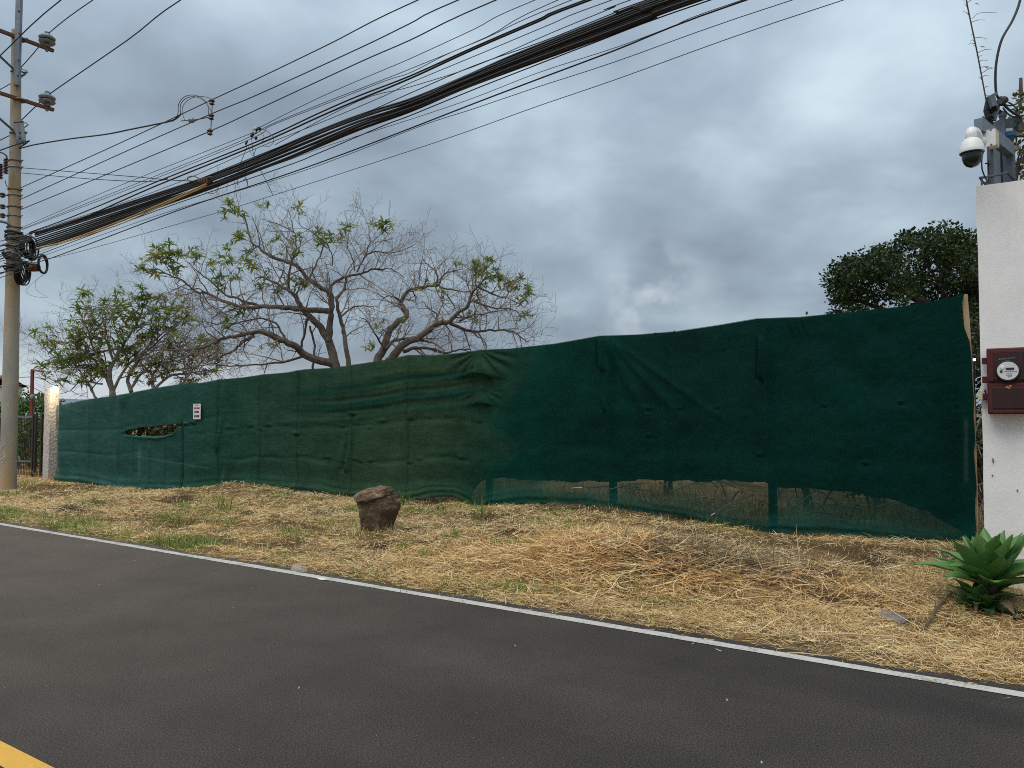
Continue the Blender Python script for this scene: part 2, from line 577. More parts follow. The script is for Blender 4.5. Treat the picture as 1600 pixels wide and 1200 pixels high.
def net_mat(name, transp, mul=(1, 1, 1), tlf=0.12):
    m, nt, b = newmat(name)
    a = nt.nodes.new('ShaderNodeAttribute'); a.attribute_name = 'tint'
    n = noise_node(nt, 2.2, 5, 0.6); f = noise_node(nt, 14, 4, 0.6, stretch=(1, 1, 6))
    c = mixcol(nt, 1.0, a.outputs['Color'], ramp_node(nt, n.outputs[0], [(0.3, (0.78, 0.82, 0.8)), (0.7, (1.2, 1.16, 1.16))]), 'MULTIPLY')
    c = mixcol(nt, 1.0, c, ramp_node(nt, f.outputs[0], [(0.3, (0.86, 0.88, 0.88)), (0.7, (1.12, 1.1, 1.1))]), 'MULTIPLY')
    c = mixcol(nt, 1.0, c, mul, 'MULTIPLY')
    # woven threads: fine horizontal and vertical ribs
    tcn = nt.nodes.new('ShaderNodeTexCoord')
    w1 = nt.nodes.new('ShaderNodeTexWave'); w1.bands_direction = 'Z'; w1.inputs['Scale'].default_value = 34; w1.inputs['Distortion'].default_value = 1.2
    w2 = nt.nodes.new('ShaderNodeTexWave'); w2.bands_direction = 'X'; w2.inputs['Scale'].default_value = 26; w2.inputs['Distortion'].default_value = 1.2
    for w in (w1, w2): nt.links.new(tcn.outputs['Object'], w.inputs['Vector'])
    mm = nt.nodes.new('ShaderNodeMath'); mm.operation = 'ADD'
    nt.links.new(w1.outputs['Fac'], mm.inputs[0]); nt.links.new(w2.outputs['Fac'], mm.inputs[1])
    c = mixcol(nt, 1.0, c, ramp_node(nt, mm.outputs[0], [(0.2, (0.86, 0.86, 0.86)), (1.0, (1.1, 1.1, 1.1))]), 'MULTIPLY')
    nt.links.new(c, b.inputs['Base Color'])
    b.inputs['Roughness'].default_value = 0.7; b.inputs['Specular IOR Level'].default_value = 0.05
    add_bump(nt, b, mm.outputs[0], 0.25, 0.004)
    tl = nt.nodes.new('ShaderNodeBsdfTranslucent'); nt.links.new(c, tl.inputs[0])
    mx = nt.nodes.new('ShaderNodeMixShader'); mx.inputs[0].default_value = tlf
    nt.links.new(b.outputs[0], mx.inputs[1]); nt.links.new(tl.outputs[0], mx.inputs[2])
    tr = nt.nodes.new('ShaderNodeBsdfTransparent')
    mx2 = nt.nodes.new('ShaderNodeMixShader'); al = nt.nodes.new('ShaderNodeMath'); al.operation = 'MULTIPLY'; al.inputs[1].default_value = transp
    nt.links.new(a.outputs['Alpha'], al.inputs[0]); nt.links.new(al.outputs[0], mx2.inputs[0])
    nt.links.new(mx.outputs[0], mx2.inputs[1]); nt.links.new(tr.outputs[0], mx2.inputs[2])
    nt.links.new(mx2.outputs[0], nt.nodes['Material Output'].inputs[0])
    return m


def wall_mat():
    m, nt, b = newmat('white_render')
    n = noise_node(nt, 1.7, 6, 0.62); f = noise_node(nt, 55, 4, 0.7); s = noise_node(nt, 3, 5, 0.6, stretch=(3, 3, 0.35))
    c = ramp_node(nt, n.outputs[0], [(0.3, (0.74, 0.72, 0.70)), (0.6, (0.84, 0.825, 0.81))])
    c = mixcol(nt, 0.22, c, ramp_node(nt, s.outputs[0], [(0.25, (0.8, 0.78, 0.75)), (0.5, (1, 1, 1))]), 'MULTIPLY')
    c = mixcol(nt, 0.35, c, ramp_node(nt, f.outputs[0], [(0.3, (0.85, 0.84, 0.83)), (0.6, (1.04, 1.04, 1.04))]), 'MULTIPLY')
    # rain splashed soil along the foot of the wall
    sx = nt.nodes.new('ShaderNodeSeparateXYZ'); nt.links.new(nt.nodes['Texture Coordinate'].outputs['Object'], sx.inputs[0])
    sp_ = nt.nodes.new('ShaderNodeMapRange'); sp_.interpolation_type = 'SMOOTHSTEP'
    sp_.inputs['From Min'].default_value = 0.75; sp_.inputs['From Max'].default_value = 0.12
    nt.links.new(sx.outputs[2], sp_.inputs['Value'])
    spn = noise_node(nt, 9, 6, 0.7)
    spm = nt.nodes.new('ShaderNodeMath'); spm.operation = 'MULTIPLY'
    nt.links.new(sp_.outputs[0], spm.inputs[0]); nt.links.new(ramp_node(nt, spn.outputs[0], [(0.42, (0, 0, 0)), (0.6, (.75, .75, .75))]), spm.inputs[1])
    c = mixcol(nt, spm.outputs[0], c, (0.42, 0.34, 0.25))
    nt.links.new(c, b.inputs['Base Color']); b.inputs['Roughness'].default_value = 0.85
    ad = nt.nodes.new('ShaderNodeMath'); ad.operation = 'ADD'
    nt.links.new(f.outputs[0], ad.inputs[0]); nt.links.new(n.outputs[0], ad.inputs[1])
    add_bump(nt, b, ad.outputs[0], 0.35, 0.006)
    return m


def concrete_mat(name, a, bcol, stain, scale=3.0):
    m, nt, b = newmat(name)
    n = noise_node(nt, scale, 6, 0.6, stretch=(1, 1, 0.35)); f = noise_node(nt, 40, 4, 0.7); s = noise_node(nt, 1.1, 4, 0.6, stretch=(2.5, 2.5, 0.5))
    c = ramp_node(nt, n.outputs[0], [(0.3, a), (0.7, bcol)])
    c = mixcol(nt, ramp_node(nt, s.outputs[0], [(0.45, (0, 0, 0)), (0.62, (1, 1, 1))]), c, stain)
    c = mixcol(nt, 0.6, c, ramp_node(nt, f.outputs[0], [(0.3, (0.75, 0.75, 0.75)), (0.65, (1.1, 1.1, 1.1))]), 'MULTIPLY')
    nt.links.new(c, b.inputs['Base Color']); b.inputs['Roughness'].default_value = 0.9
    add_bump(nt, b, f.outputs[0], 0.4, 0.01)
    return m


def rough_pillar_mat():
    m, nt, b = newmat('rough_plaster')
    v = nt.nodes.new('ShaderNodeTexVoronoi'); v.inputs['Scale'].default_value = 16
    tcn = nt.nodes.new('ShaderNodeTexCoord'); nt.links.new(tcn.outputs['Object'], v.inputs['Vector'])
    n = noise_node(nt, 9, 5, 0.65)
    c = ramp_node(nt, n.outputs[0], [(0.3, (0.40, 0.375, 0.35)), (0.7, (0.52, 0.49, 0.46))])
    nt.links.new(c, b.inputs['Base Color']); b.inputs['Roughness'].default_value = 0.95
    ad = nt.nodes.new('ShaderNodeMath'); ad.operation = 'ADD'
    nt.links.new(v.outputs['Distance'], ad.inputs[0]); nt.links.new(n.outputs[0], ad.inputs[1])
    add_bump(nt, b, ad.outputs[0], 0.5, 0.025)
    return m


def emit_mat(name, col, strength):
    m, nt, b = newmat(name)
    b.inputs['Base Color'].default_value = (*col, 1)
    b.inputs['Emission Color'].default_value = (*col, 1); b.inputs['Emission Strength'].default_value = strength
    return m


def leaf_mat(name, a, bcol, trans=0.25, rough=0.45):
    m, nt, b = newmat(name)
    oi = nt.nodes.new('ShaderNodeObjectInfo'); n = noise_node(nt, 3.5, 3, 0.6)
    ad = nt.nodes.new('ShaderNodeMath'); ad.operation = 'MULTIPLY_ADD'; ad.inputs[1].default_value = 0.5
    nt.links.new(oi.outputs['Random'], ad.inputs[0])
    h = nt.nodes.new('ShaderNodeMath'); h.operation = 'MULTIPLY'; h.inputs[1].default_value = 0.5
    nt.links.new(n.outputs[0], h.inputs[0]); nt.links.new(h.outputs[0], ad.inputs[2])
    c = ramp_node(nt, ad.outputs[0], [(0.2, a), (0.75, bcol)])
    nt.links.new(c, b.inputs['Base Color']); b.inputs['Roughness'].default_value = rough
    t = nt.nodes.new('ShaderNodeBsdfTranslucent'); nt.links.new(c, t.inputs[0])
    mx = nt.nodes.new('ShaderNodeMixShader'); mx.inputs[0].default_value = trans
    nt.links.new(b.outputs[0], mx.inputs[1]); nt.links.new(t.outputs[0], mx.inputs[2])
    nt.links.new(mx.outputs[0], nt.nodes['Material Output'].inputs[0])
    return m


M = dict(
    asphalt=asphalt_mat(),
    white_line=paint_mat('white_road_paint', (0.58, 0.55, 0.49), (0.2, 0.185, 0.16), .38, .48),
    yellow_line=paint_mat('yellow_road_paint', (0.78, 0.42, 0.06), (0.42, 0.22, 0.04), 0.3, 0.42),
    soil=soil_mat(),
    straw=tinted('straw', 0.75, 0.15, 0.15),
    green=tinted('green_blades', 0.55, 0.25, 0.25),
    net=net_mat('shade_net', 0.34),
    net_back=net_mat('shade_net_second_layer', 0.01, (1, 1, 1), 0.02),
    wall=wall_mat(),
    pole=concrete_mat('pole_concrete', (0.27, 0.245, 0.2), (0.42, 0.38, 0.31), (0.40, 0.28, 0.14)),
    concrete=concrete_mat('grey_concrete', (0.3, 0.29, 0.27), (0.42, 0.41, 0.38), (0.25, 0.23, 0.2)),
    pillar=rough_pillar_mat(),
    galv=simple('galvanised_steel', (0.17, 0.20, 0.225), 0.5, 0.5, 0.2, 8, 0.05),
    galv_dark=simple('weathered_steel', (0.10, 0.12, 0.14), 0.5, 0.4, 0.25, 8, 0.05),
    rust=simple('rusty_steel', (0.16, 0.07, 0.045), 0.75, 0.2, 0.4, 18, 0.3),
    red_mast=simple('red_oxide_paint', (0.22, 0.035, 0.03), 0.6, 0.0, 0.3, 10, 0.2),
    black=simple('black_cable', (0.008, 0.008, 0.009), 0.5, 0.0, 0.2, 4, 0.0),
    grey_wire=simple('grey_wire', (0.06, 0.06, 0.065), 0.5, 0.3, 0.2, 4, 0.0),
    tan_cable=simple('tan_cable', (0.38, 0.24, 0.09), 0.6, 0.0, 0.3, 3, 0.0),
    ceramic=simple('grey_porcelain', (0.22, 0.25, 0.25), 0.25, 0.0, 0.2, 8, 0.0),
    brown_ceramic=simple('brown_porcelain', (0.10, 0.05, 0.035), 0.3, 0.0, 0.2, 8, 0.0),
    bark=simple('tree_bark', (0.105, 0.08, 0.062), 0.9, 0.0, 0.45, 9, 0.8),
    bark_pale=simple('pale_bark', (0.25, 0.215, 0.185), 0.9, 0.0, 0.35, 9, 0.7),
    twig=simple('twig_bark', (0.21, 0.165, 0.14), 0.9, 0.0, 0.35, 3, 0.0),
    leaf_a=leaf_mat('leaf_green', (0.10, 0.165, 0.03), (0.24, 0.31, 0.06), 0.5),
    leaf_b=leaf_mat('leaf_yellow_green', (0.17, 0.215, 0.04), (0.34, 0.32, 0.07), 0.5),
    foliage=tinted('foliage', 0.6, 0.2, 0.25),
    agave=leaf_mat('agave_leaf', (0.055, 0.15, 0.035), (0.15, 0.31, 0.085), 0.15, 0.38),
    agave_low=leaf_mat('agave_low_leaf', (0.035, 0.10, 0.028), (0.08, 0.18, 0.05), 0.1, 0.45),
    rock=None,
    meter_red=simple('maroon_paint', (0.07, 0.004, 0.005), 0.5, 0.0, 0.25, 7, 0.08),
    meter_dark=simple('smoked_cover', (0.03, 0.006, 0.006), 0.25, 0.0, 0.3, 5, 0.02),
    meter_face=simple('meter_face', (0.62, 0.62, 0.62), 0.35, 0.0, 0.06, 9, 0.0),
    dark=simple('dark_plastic', (0.02, 0.021, 0.023), 0.4, 0.0, 0.2, 8, 0.0),
    white_plastic=simple('white_plastic', (0.78, 0.78, 0.77), 0.35, 0.0, 0.05, 6, 0.0),
    beige=simple('beige_plastic', (0.55, 0.48, 0.34), 0.5, 0.0, 0.12, 6, 0.0),
    blue=simple('blue_plastic', (0.03, 0.16, 0.32), 0.4, 0.0, 0.15, 6, 0.0),
    dome=simple('smoked_dome', (0.008, 0.02, 0.018), 0.06, 0.0, 0.2, 4, 0.0),
    dry_leaf=simple('dry_leaf', (0.20, 0.14, 0.08), 0.9, 0.0, 0.4, 7, 0.4),
    straw_pale=simple('bleached_stalk', (0.55, 0.47, 0.36), 0.9, 0.0, 0.3, 6, 0.0),
    wood=simple('raw_wood', (0.52, 0.37, 0.21), 0.8, 0.0, 0.2, 4, 0.3, (12, 12, 0.8)),
    post=simple('dark_post', (0.004, 0.03, 0.022), 0.9, 0.0, 0.3, 9, 0.2),
    sign_white=simple('sign_white', (0.74, 0.74, 0.72), 0.5, 0.0, 0.04, 6, 0.0),
    sign_red=simple('sign_red', (0.42, 0.05, 0.07), 0.5, 0.0, 0.08, 6, 0.0),
    sign_black=simple('sign_black', (0.05, 0.05, 0.05), 0.5, 0.0, 0.08, 6, 0.0),
    graffiti=simple('chalky_white_paint', (0.6, 0.57, 0.54), 0.8, 0.0, 0.1, 30, 0.0),
    gate=simple('dark_gate_paint', (0.03, 0.025, 0.022), 0.5, 0.3, 0.3, 10, 0.1),
    hill=simple('distant_hill', (0.17, 0.20, 0.23), 1.0, 0.0, 0.25, 0.01, 0.0),
    orange=simple('orange_reflection', (0.75, 0.2, 0.05), 0.4, 0.0, 0.1, 6, 0.0),  # colour of a lamp's reflection painted on the meter box
    stone=simple('pale_stone', (0.33, 0.29, 0.24), 0.9, 0.0, 0.3, 14, 0.6),
    stone_grey=simple('grey_stone', (0.17, 0.15, 0.135), 0.9, 0.0, 0.3, 14, 0.6),
    litter=simple('white_litter', (0.72, 0.72, 0.7), 0.5, 0.0, 0.1, 20, 0.1),
    vine=simple('dry_vine', (0.12, 0.08, 0.05), 0.9, 0.0, 0.35, 9, 0.2),
)


def rock_mat(name='brown_rock', mul=1.0):
    m, nt, b = newmat(name)
    n = noise_node(nt, 4, 7, 0.65, stretch=(1, 1, 1.6)); f = noise_node(nt, 26, 5, 0.7)
    c = ramp_node(nt, n.outputs[0], [(p_, tuple(v_ * mul for v_ in c_)) for p_, c_ in [(0.34, (0.03, 0.02, 0.011)), (0.48, (0.10, 0.064, 0.036)), (0.6, (0.19, 0.125, 0.075)), (0.68, (0.36, 0.28, 0.21))]])
    c = mixcol(nt, 0.8, c, ramp_node(nt, f.outputs[0], [(0.3, (0.55, 0.55, 0.55)), (0.7, (1.3, 1.3, 1.3))]), 'MULTIPLY')
    nt.links.new(c, b.inputs['Base Color']); b.inputs['Roughness'].default_value = 0.9
    add_bump(nt, b, f.outputs[0], 0.9, 0.03)
    return m


M['rock'] = rock_mat()
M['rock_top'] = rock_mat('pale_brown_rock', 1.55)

# ------------------------------------------------------------------ ground, road
def graded(lo, hi, core_lo, core_hi, step, grow=1.35):
    xs = list(np.arange(core_lo, core_hi + step * 0.5, step))
    s = step
    while xs[-1] < hi:
        s *= grow; xs.append(min(xs[-1] + s, hi))
    s = step
    while xs[0] > lo:
        s *= grow; xs.insert(0, max(xs[0] - s, lo))
    return np.array(xs)


us = graded(-2500, 2500, -26, 6, 0.09); ns = graded(-2500, 2500, 5.2, 12.5, 0.08)
UU, NN = np.meshgrid(us, ns)
XX = UU * D2[0] + NN * N2[0]; YY = UU * D2[1] + NN * N2[1]
ZZ = terrain(XX, YY)
ZZ = np.where(NN < -2.6, -0.1 + 0.12 * sstep(-2.3, -3.2, NN), ZZ)
gv = np.stack([XX.ravel(), YY.ravel(), ZZ.ravel()], 1)
nr, nc = UU.shape
idx = np.arange(nr * nc).reshape(nr, nc)
gf = np.stack([idx[:-1, :-1].ravel(), idx[:-1, 1:].ravel(), idx[1:, 1:].ravel(), idx[1:, :-1].ravel()], 1)
BARE = [(95, 775, 1.1, 0.0), (375, 776, .9, .05), (435, 780, .7, .1), (1150, 850, .9, .15), (1330, 860, 1.0, .2), (700, 785, .8, .1), (1450, 880, .8, .15), (1290, 930, .5, .1), (640, 850, .5, .1), (200, 778, .8, 0), (240, 812, .8, .05), (310, 845, .7, .03), (470, 820, .7, .1), (420, 850, .6, .06)]
BU = [(un(atz(x, y, z)), r) for x, y, r, z in BARE]


def bare(u, n):
    b = np.zeros_like(u)
    for (bu, bn), r in BU: b = np.maximum(b, np.exp(-(((u - bu) / r) ** 2 + ((n - bn) / (r * .5)) ** 2)))
    nf_ = fence_n(u)
    b = np.maximum(b, np.exp(-((nf_ - .25 - n) / .5) ** 2) * sstep(.38, .6, fbm(u * .7 + 5, n * 1.2, 195, 3)))
    b = np.maximum(b, .8 * sstep(.56, .68, fbm(u * .9 + 9, n * 1.6, 197, 3)) * sstep(6.0, 6.6, n))
    return b


gt_ = 1 - .62 * (bare(UU.ravel(), NN.ravel()) * (.6 + .6 * fbm(UU.ravel() * 2.2, NN.ravel() * 2.2, 191, 3)))
gcol = np.stack([gt_, gt_ * (1 - .06 * (1 - gt_)), gt_ * (1 - .12 * (1 - gt_))], 1)
tag(np_mesh('ground', gv, gf, M['soil'], None, np.clip(gcol, .2, 1), smooth=True), 'dry brown verge and open ground around the road', kind='structure')


def strip(name, n0, n1, z, mat, u0=-900, u1=900, jag=0.0, step=2.0, label=None):
    k = int((u1 - u0) / step) if not jag else None
    if jag:
        uu = graded(u0, u1, -24, 8, 0.07)
    else:
        uu = graded(u0, u1, -24, 8, 0.5)
    a = np.full(len(uu), n0); b = np.full(len(uu), n1)
    if jag:
        b = n1 + (fbm(uu * 1.2, uu * 0 + 3, 21, 3) - 0.5) * jag * 1.6 + (fbm(uu * 9, uu * 0, 22, 2) - 0.5) * jag * 0.5
    v = []
    for n_ in (a, b):
        v.append(np.stack([uu * D2[0] + n_ * N2[0], uu * D2[1] + n_ * N2[1], np.full(len(uu), z)], 1))
    v = np.concatenate(v); L = len(uu); i = np.arange(L - 1)
    f = np.stack([i, i + 1, i + 1 + L, i + L], 1)
    o = np_mesh(name, v, f, mat)
    return tag(o, label, kind='structure')


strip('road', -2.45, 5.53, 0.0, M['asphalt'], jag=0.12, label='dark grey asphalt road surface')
strip('edge_line', 5.300, 5.402, 0.004, M['white_line'], jag=0.02, label='white painted line along the far edge of the road')
strip('centre_line', 1.69, 1.815, 0.004, M['yellow_line'], label='yellow painted centre line at the bottom left corner')

# distant hills
hv = []; hf = []
for k in range(121):
    a = math.radians(-75 + 150 * k / 120)
    R = 1500
    h = 6 + 14 * float(fbm(np.array([k * 0.11]), np.array([0.3]), 44, 4)[0]) + 22 * math.exp(-((k - 33) / 10.0) ** 2)
    for r_, z_ in ((R, -3), (R + 150, h * 0.6), (R + 300, h), (R + 500, -3)):
        hv.append((r_ * math.sin(a), r_ * math.cos(a), z_))
for k in range(120):
    for j in range(3):
        a = k * 4 + j; hf.append((a, a + 4, a + 5, a + 1))
tag(np_mesh('hills', np.array(hv), np.array(hf), M['hill'], smooth=True), 'low blue hills on the horizon', kind='structure')

# ------------------------------------------------------------------ white boundary wall at the right
WN = 7.72
w_bl = atn(1540, 880, WN)
wu0 = un(w_bl)[0]
w_top = atn(1525, 291, WN).z
wall_root = empty('boundary_wall', rn(wu0, WN + 0.1, 0.0), 'tall white rendered wall at the right edge of the photo', 'wall')
def wpt(u, n, z): return rn(u, n, z) - wall_root.location
L_ = 7.0; TH = 0.22
nu, nz = 40, 60
vs = []; fs = []
for j in range(nz + 1):
    for i in range(nu + 1):
        uu = L_ * (i / nu) ** 1.6; z = -0.2 + (w_top + 0.2) * j / nz
        wob = (vnoise(uu * 2, z * 2, 71) - 0.5) * 0.012
        e_ = 0.008 * (vnoise(z * 3, 0.4, 73) - 0.5) if i == 0 else 0
        vs.append(tuple(wpt(wu0 + uu + e_ - 0.0042 * (z - 1.0) * 0, WN + wob, z + (0.01 * (vnoise(uu * 4, 2, 74) - 0.5) if j == nz else 0))))
for j in range(nz):
    for i in range(nu):
        a = j * (nu + 1) + i; fs.append((a, a + 1, a + nu + 2, a + nu + 1))
k0 = len(vs)
# back, left end, top
front_left = [j * (nu + 1) for j in range(nz + 1)]
for j in range(nz + 1):
    v = vs[front_left[j]]; vs.append((v[0] + N2[0] * TH, v[1] + N2[1] * TH, v[2]))
for j in range(nz): fs.append((front_left[j], front_left[j + 1], k0 + j + 1, k0 + j))
k1 = len(vs)
for i in range(nu + 1):
    v = vs[nz * (nu + 1) + i]; vs.append((v[0] + N2[0] * TH, v[1] + N2[1] * TH, v[2]))
for i in range(nu): fs.append((nz * (nu + 1) + i, nz * (nu + 1) + i + 1, k1 + i + 1, k1 + i))
me = bpy.data.meshes.new('wall_body'); me.from_pydata(vs, [], fs); me.materials.append(M['wall'])
o = link(bpy.data.objects.new('wall_body', me), wall_root)
# hairline chips in the render
mb = MB(wall_root.location)
for px, py, ln in ((1551, 716, 8), (1550, 742, 2), (1589, 765, 3)):
    a = atn(px, py, WN - 0.012); b_ = atn(px + 0.6, py + ln, WN - 0.012)
    mb.tube([a, (a + b_) / 2 + Vector((0.004, 0, 0)), b_], [0.004, 0.007, 0.003], 4)
mb.build('chip', M['galv_dark'], wall_root)
# concrete footing slab at the foot of the wall
mb = MB()
c0 = atn(1560, 940, WN - 0.2)
cu = un(c0)[0]
R2 = Matrix(((D2[0], N2[0], 0), (D2[1], N2[1], 0), (0, 0, 1)))
mb.box(rn(cu + 2.0, WN - 0.16, 0.07), (4.0, 0.3, 0.16), R2)
tag(mb.build('footing', M['concrete'], None, False, 0.012), 'grey concrete footing strip under the white wall behind the agave', kind='structure')

# ------------------------------------------------------------------ netted fence
f_root = empty('netted_fence', FKP[6], 'long fence covered in dark green shade netting along the verge', 'fence')
fo = np.array(f_root.location)
XE = [(440, 1511), (462, 1507), (476, 1503.5), (490, 1503), (505, 1505), (520, 1510), (534, 1515.5), (560, 1518.5), (600, 1520.3), (625, 1522.3), (650, 1521.6), (672, 1523.6), (690, 1524.4), (705, 1521.8), (730, 1524), (760, 1526.3), (790, 1523.6), (815, 1525), (830, 1526.4), (852, 1527)]
kx = np.array([k[0] for k in FK], float)
KP2 = np.array([[p.x, p.y] for p in FKP])


def fence_pts(x, y, off=0.0):
    """photo pixel -> point on the fence line, pushed off metres towards the road"""
    x = np.asarray(x, float); y = np.asarray(y, float)
    seg = np.clip(np.searchsorted(kx, x) - 1, 0, len(kx) - 2)
    A = KP2[seg]; B = KP2[seg + 1]
    d = B - A; ln = np.sqrt((d ** 2).sum(-1))
    m = np.stack([-d[..., 1], d[..., 0]], -1) / ln[..., None]     # horizontal normal, away from the road
    rx = (x - 800) / F; ry = (600 - y) / F
    dxr = rx; dyr = CP - SP * ry; dzr = SP + CP * ry
    t = (m * A).sum(-1) / (m[..., 0] * dxr + m[..., 1] * dyr)
    P = np.stack([dxr * t - m[..., 0] * off, dyr * t - m[..., 1] * off, CAM_H + dzr * t], -1)
    return P


POSTS = [97, 145, 190, 213, 238, 263, 288, 345, 410, 470, 555, 642, 755, 945, 1200, 1516]
G = lambda a, w: np.exp(-(a / w) ** 2)


def net_disp(x, y):
    yt = ip(F_TOP, x); yb = ip(F_BOT, x)
    v = (y - yt) / (yb - yt)
    d = np.zeros_like(x)
    # posts push the cloth forward in a soft ridge
    amp = {97: .05, 145: .02, 190: .03, 213: .022, 238: .022, 263: .02, 288: 0.0, 345: .028, 410: .03, 470: .035, 555: .03, 642: .03, 755: .03, 945: .006, 1200: .006, 1516: .03}
    for xp in POSTS:
        lo = 0.36 if xp in (213, 238, 263) else 0.0
        d += amp[xp] * G(x - xp - 2.5 * np.sin(v * 7 + xp), 5 + 4 * v) * sstep(lo, lo + 0.1, v + 0.11 * (lo == 0))
    # billow of each panel
    big = [97, 190, 288, 345, 410, 470, 555, 642, 755, 945, 1200, 1520]
    sg = np.clip(np.searchsorted(big, x) - 1, 0, len(big) - 2)
    bx = np.array(big, float); fr = (x - bx[sg]) / (bx[sg + 1] - bx[sg])
    ph = np.array([.3, -.2, .5, -.4, .35, .5, -.3, .4, .9, .8, 1.0])[sg]
    d += 0.05 * ph * np.sin(PI * np.clip(fr, 0, 1)) * np.sin(PI * np.clip(v, 0, 1))
    # general unevenness
    d += (fbm(x / 60, y / 40, 61, 3) - 0.5) * 0.045
    d += (fbm(x / 12, y / 9, 67, 2) - 0.5) * 0.005
    # the cloth is tied to wire strands: shallow valleys with puckers
    L = sstep(285, 330, x) * sstep(775, 735, x)
    for lv, a in ((0.33, .015), (0.47, .03), (0.73, .035)):
        wob = 0.03 * (fbm(x / 40, lv * 10, 81, 2) - 0.5) * 2
        q = v - lv - wob
        d += 0.6 * L * a * (0.45 * G(q - 0.045, 0.06) - G(q, 0.02)) * (0.25 + 0.75 * sstep(.4, .6, fbm(x / 30, lv * 7, 85, 2)))
    L2 = sstep(280, 180, x)
    for lv, a in ((0.35, .012), (0.62, .012)):
        d -= L2 * a * G(v - lv - 0.02 * np.sin(x / 20), 0.02)
    L3 = sstep(770, 800, x)
    for lv, a in ((0.42, .012), (0.66, .018)):
        wob = 0.05 * (fbm(x / 90, lv * 10, 83, 2) - 0.5) * 2
        q = v - lv - wob
        d += 0.35 * L3 * a * (0.6 * G(q - 0.06, 0.06) - G(q, 0.03))
    # horizontal drag wrinkles on the slack upper part
    cur = y - (ip(F_TOP, x) + 0) + 0.006 * (x - 640) ** 2 * 0.06
    env = sstep(425, 500, x) * sstep(775, 740, x) * sstep(18, 34, y - yt) * sstep(100, 66, y - yt)
    d += env * (0.6 * sstep(.35,.6,fbm(x/80, y/30, 93, 2)) + .4) * (0.016 * np.sin(2 * PI * cur / 22 + 2.2 * fbm(x / 70, y / 40, 91, 2)) + 0.005 * np.sin(2 * PI * cur / 9 + x / 60))
    # gathered fans under the post tops
    for fx, fy, a, R in ((755, 547, .15, 40), (757, 606, .075, 26)):
        yy = y - fy; xx = x - fx
        r = np.hypot(xx, yy); an = np.arctan2(xx, np.maximum(yy, 0.01))
        e1 = sstep(0, 8, yy) * sstep(R * 1.7, R * 0.8, r)
        d += e1 * a * (0.16 * np.sin(an * 17 + 0.6))
        dro = sstep(0, R * 0.9, yy) * sstep(R * 1.02 + 1.4 * np.abs(xx) * 0.16, R * 0.9 + 1.4 * np.abs(xx) * 0.12, yy) * G(xx, R * 0.62)
        d += a * dro
    # hooked folds
    def fold(x0, y0, x1, y1, a, w, pocket=True):
        yy = np.clip((y - y0) / (y1 - y0), 0, 1)
        c = x0 + (x1 - x0) * yy
        en = sstep(y0 - 4, y0 + 6, y) * sstep(y1 + 5, y1 - 3, y)
        return en * a * (G(x - c - w, w * 0.9) * (0.4 + 0.6 * yy) - 1.1 * G(x - c + 0.3 * w, w * 0.55) * (0.2 + 0.8 * yy))
    d += fold(936, 530, 940, 578, .085, 5.0) + fold(944, 622, 946, 640, .06, 3.0)
    d += fold(1187, 528, 1189, 592, .11, 4.0) + fold(1192, 683, 1194, 700, .02, 3.0)
    d += fold(642, 640, 642, 652, .05, 2.5) + fold(350, 600, 343, 700, .035, 2.5) + fold(343, 598, 343, 640, .035, 2.5) + fold(352, 640, 340, 705, .045, 2.5)
    d += fold(410, 590, 408, 640, .018, 3) + fold(470, 660, 468, 690, .02, 3) + fold(556, 650, 540, 735, .06, 5)
    # long soft folds falling away to the right of the 945 post
    for k, a in ((0.55, .04), (0.95, .03), (1.4, .024)):
        c = 945 + (y - 520) * k
        d += a * G(x - c, 9) * sstep(520, 545, y) * sstep(690, 600, y)
    for k in (1235, 1245, 1256):
        d += .026 * G(x - k - (y - 495) * 0.35, 3.5) * sstep(494, 502, y) * sstep(535, 510, y)
    # puckers at the ties
    for px, py, a in PUCK:
        d += a * (G(x - px, 4.5) * G(y - py + 2.6, 2.4) - 1.3 * G(x - px - 1, 4.5) * G(y - py - 1.5, 1.8))
    # rippled hem
    hem = sstep(26, 4, yb - y)
    d += hem * (0.012 * np.sin(2 * PI * (yb - y) / 10 + 3.5 * fbm(x / 50, y / 30, 95, 2) * 2) + 0.05)
    # slit beside the gate leaf
    d -= 0.10 * G(x - 288, 1.6) * sstep(655, 668, y)
    return d


_r = random.Random(5)
PUCK = []
for x_ in range(300, 760, 15):
    yt_, yb_ = float(ip(F_TOP, x_)), float(ip(F_BOT, x_))
    for lv in (0.47, 0.73):
        if _r.random() < 0.62:
            PUCK.append((x_ + _r.uniform(-6, 6), yt_ + (yb_ - yt_) * (lv + _r.uniform(-.025, .025)), _r.uniform(.002, .022)))
PUCK += [(554, 648, .05), (467, 679, .05), (1410, 630, .03), (1495, 636, .03), (1290, 635, .02), (1020, 682, .025), (1018, 640, .02), (1355, 725, .02), (1068, 640, .015), (1125, 638, .015), (1190, 712, .02), (305, 662, .04), (293, 664, .04)]

px_cols = np.concatenate([np.arange(95, 1000, 1.7), np.arange(1000, 1527, 1.9), [1527]])
rows = np.linspace(0, 1, 132)
PX, RV = np.meshgrid(px_cols, rows)
yt = ip(F_TOP, PX); yb = ip(F_BOT, PX)
PY = yt + (yb - yt) * RV
# ragged right edge held by the lath
xe = ip(XE, PY)
wgt = sstep(1480, 1527, PX)
PX = PX + (xe - 1527) * wgt
# uneven hem
PY = PY + sstep(0.94, 1, RV) * ((fbm(PX / 14, PX * 0, 97, 3) - 0.5) * 7 + 3)
DS = net_disp(PX, PY)
DS = (DS + 0.04) * (1 - sstep(1440, 1525, PX)) - 0.04
NV = fence_pts(PX, PY, DS + 0.06) - fo

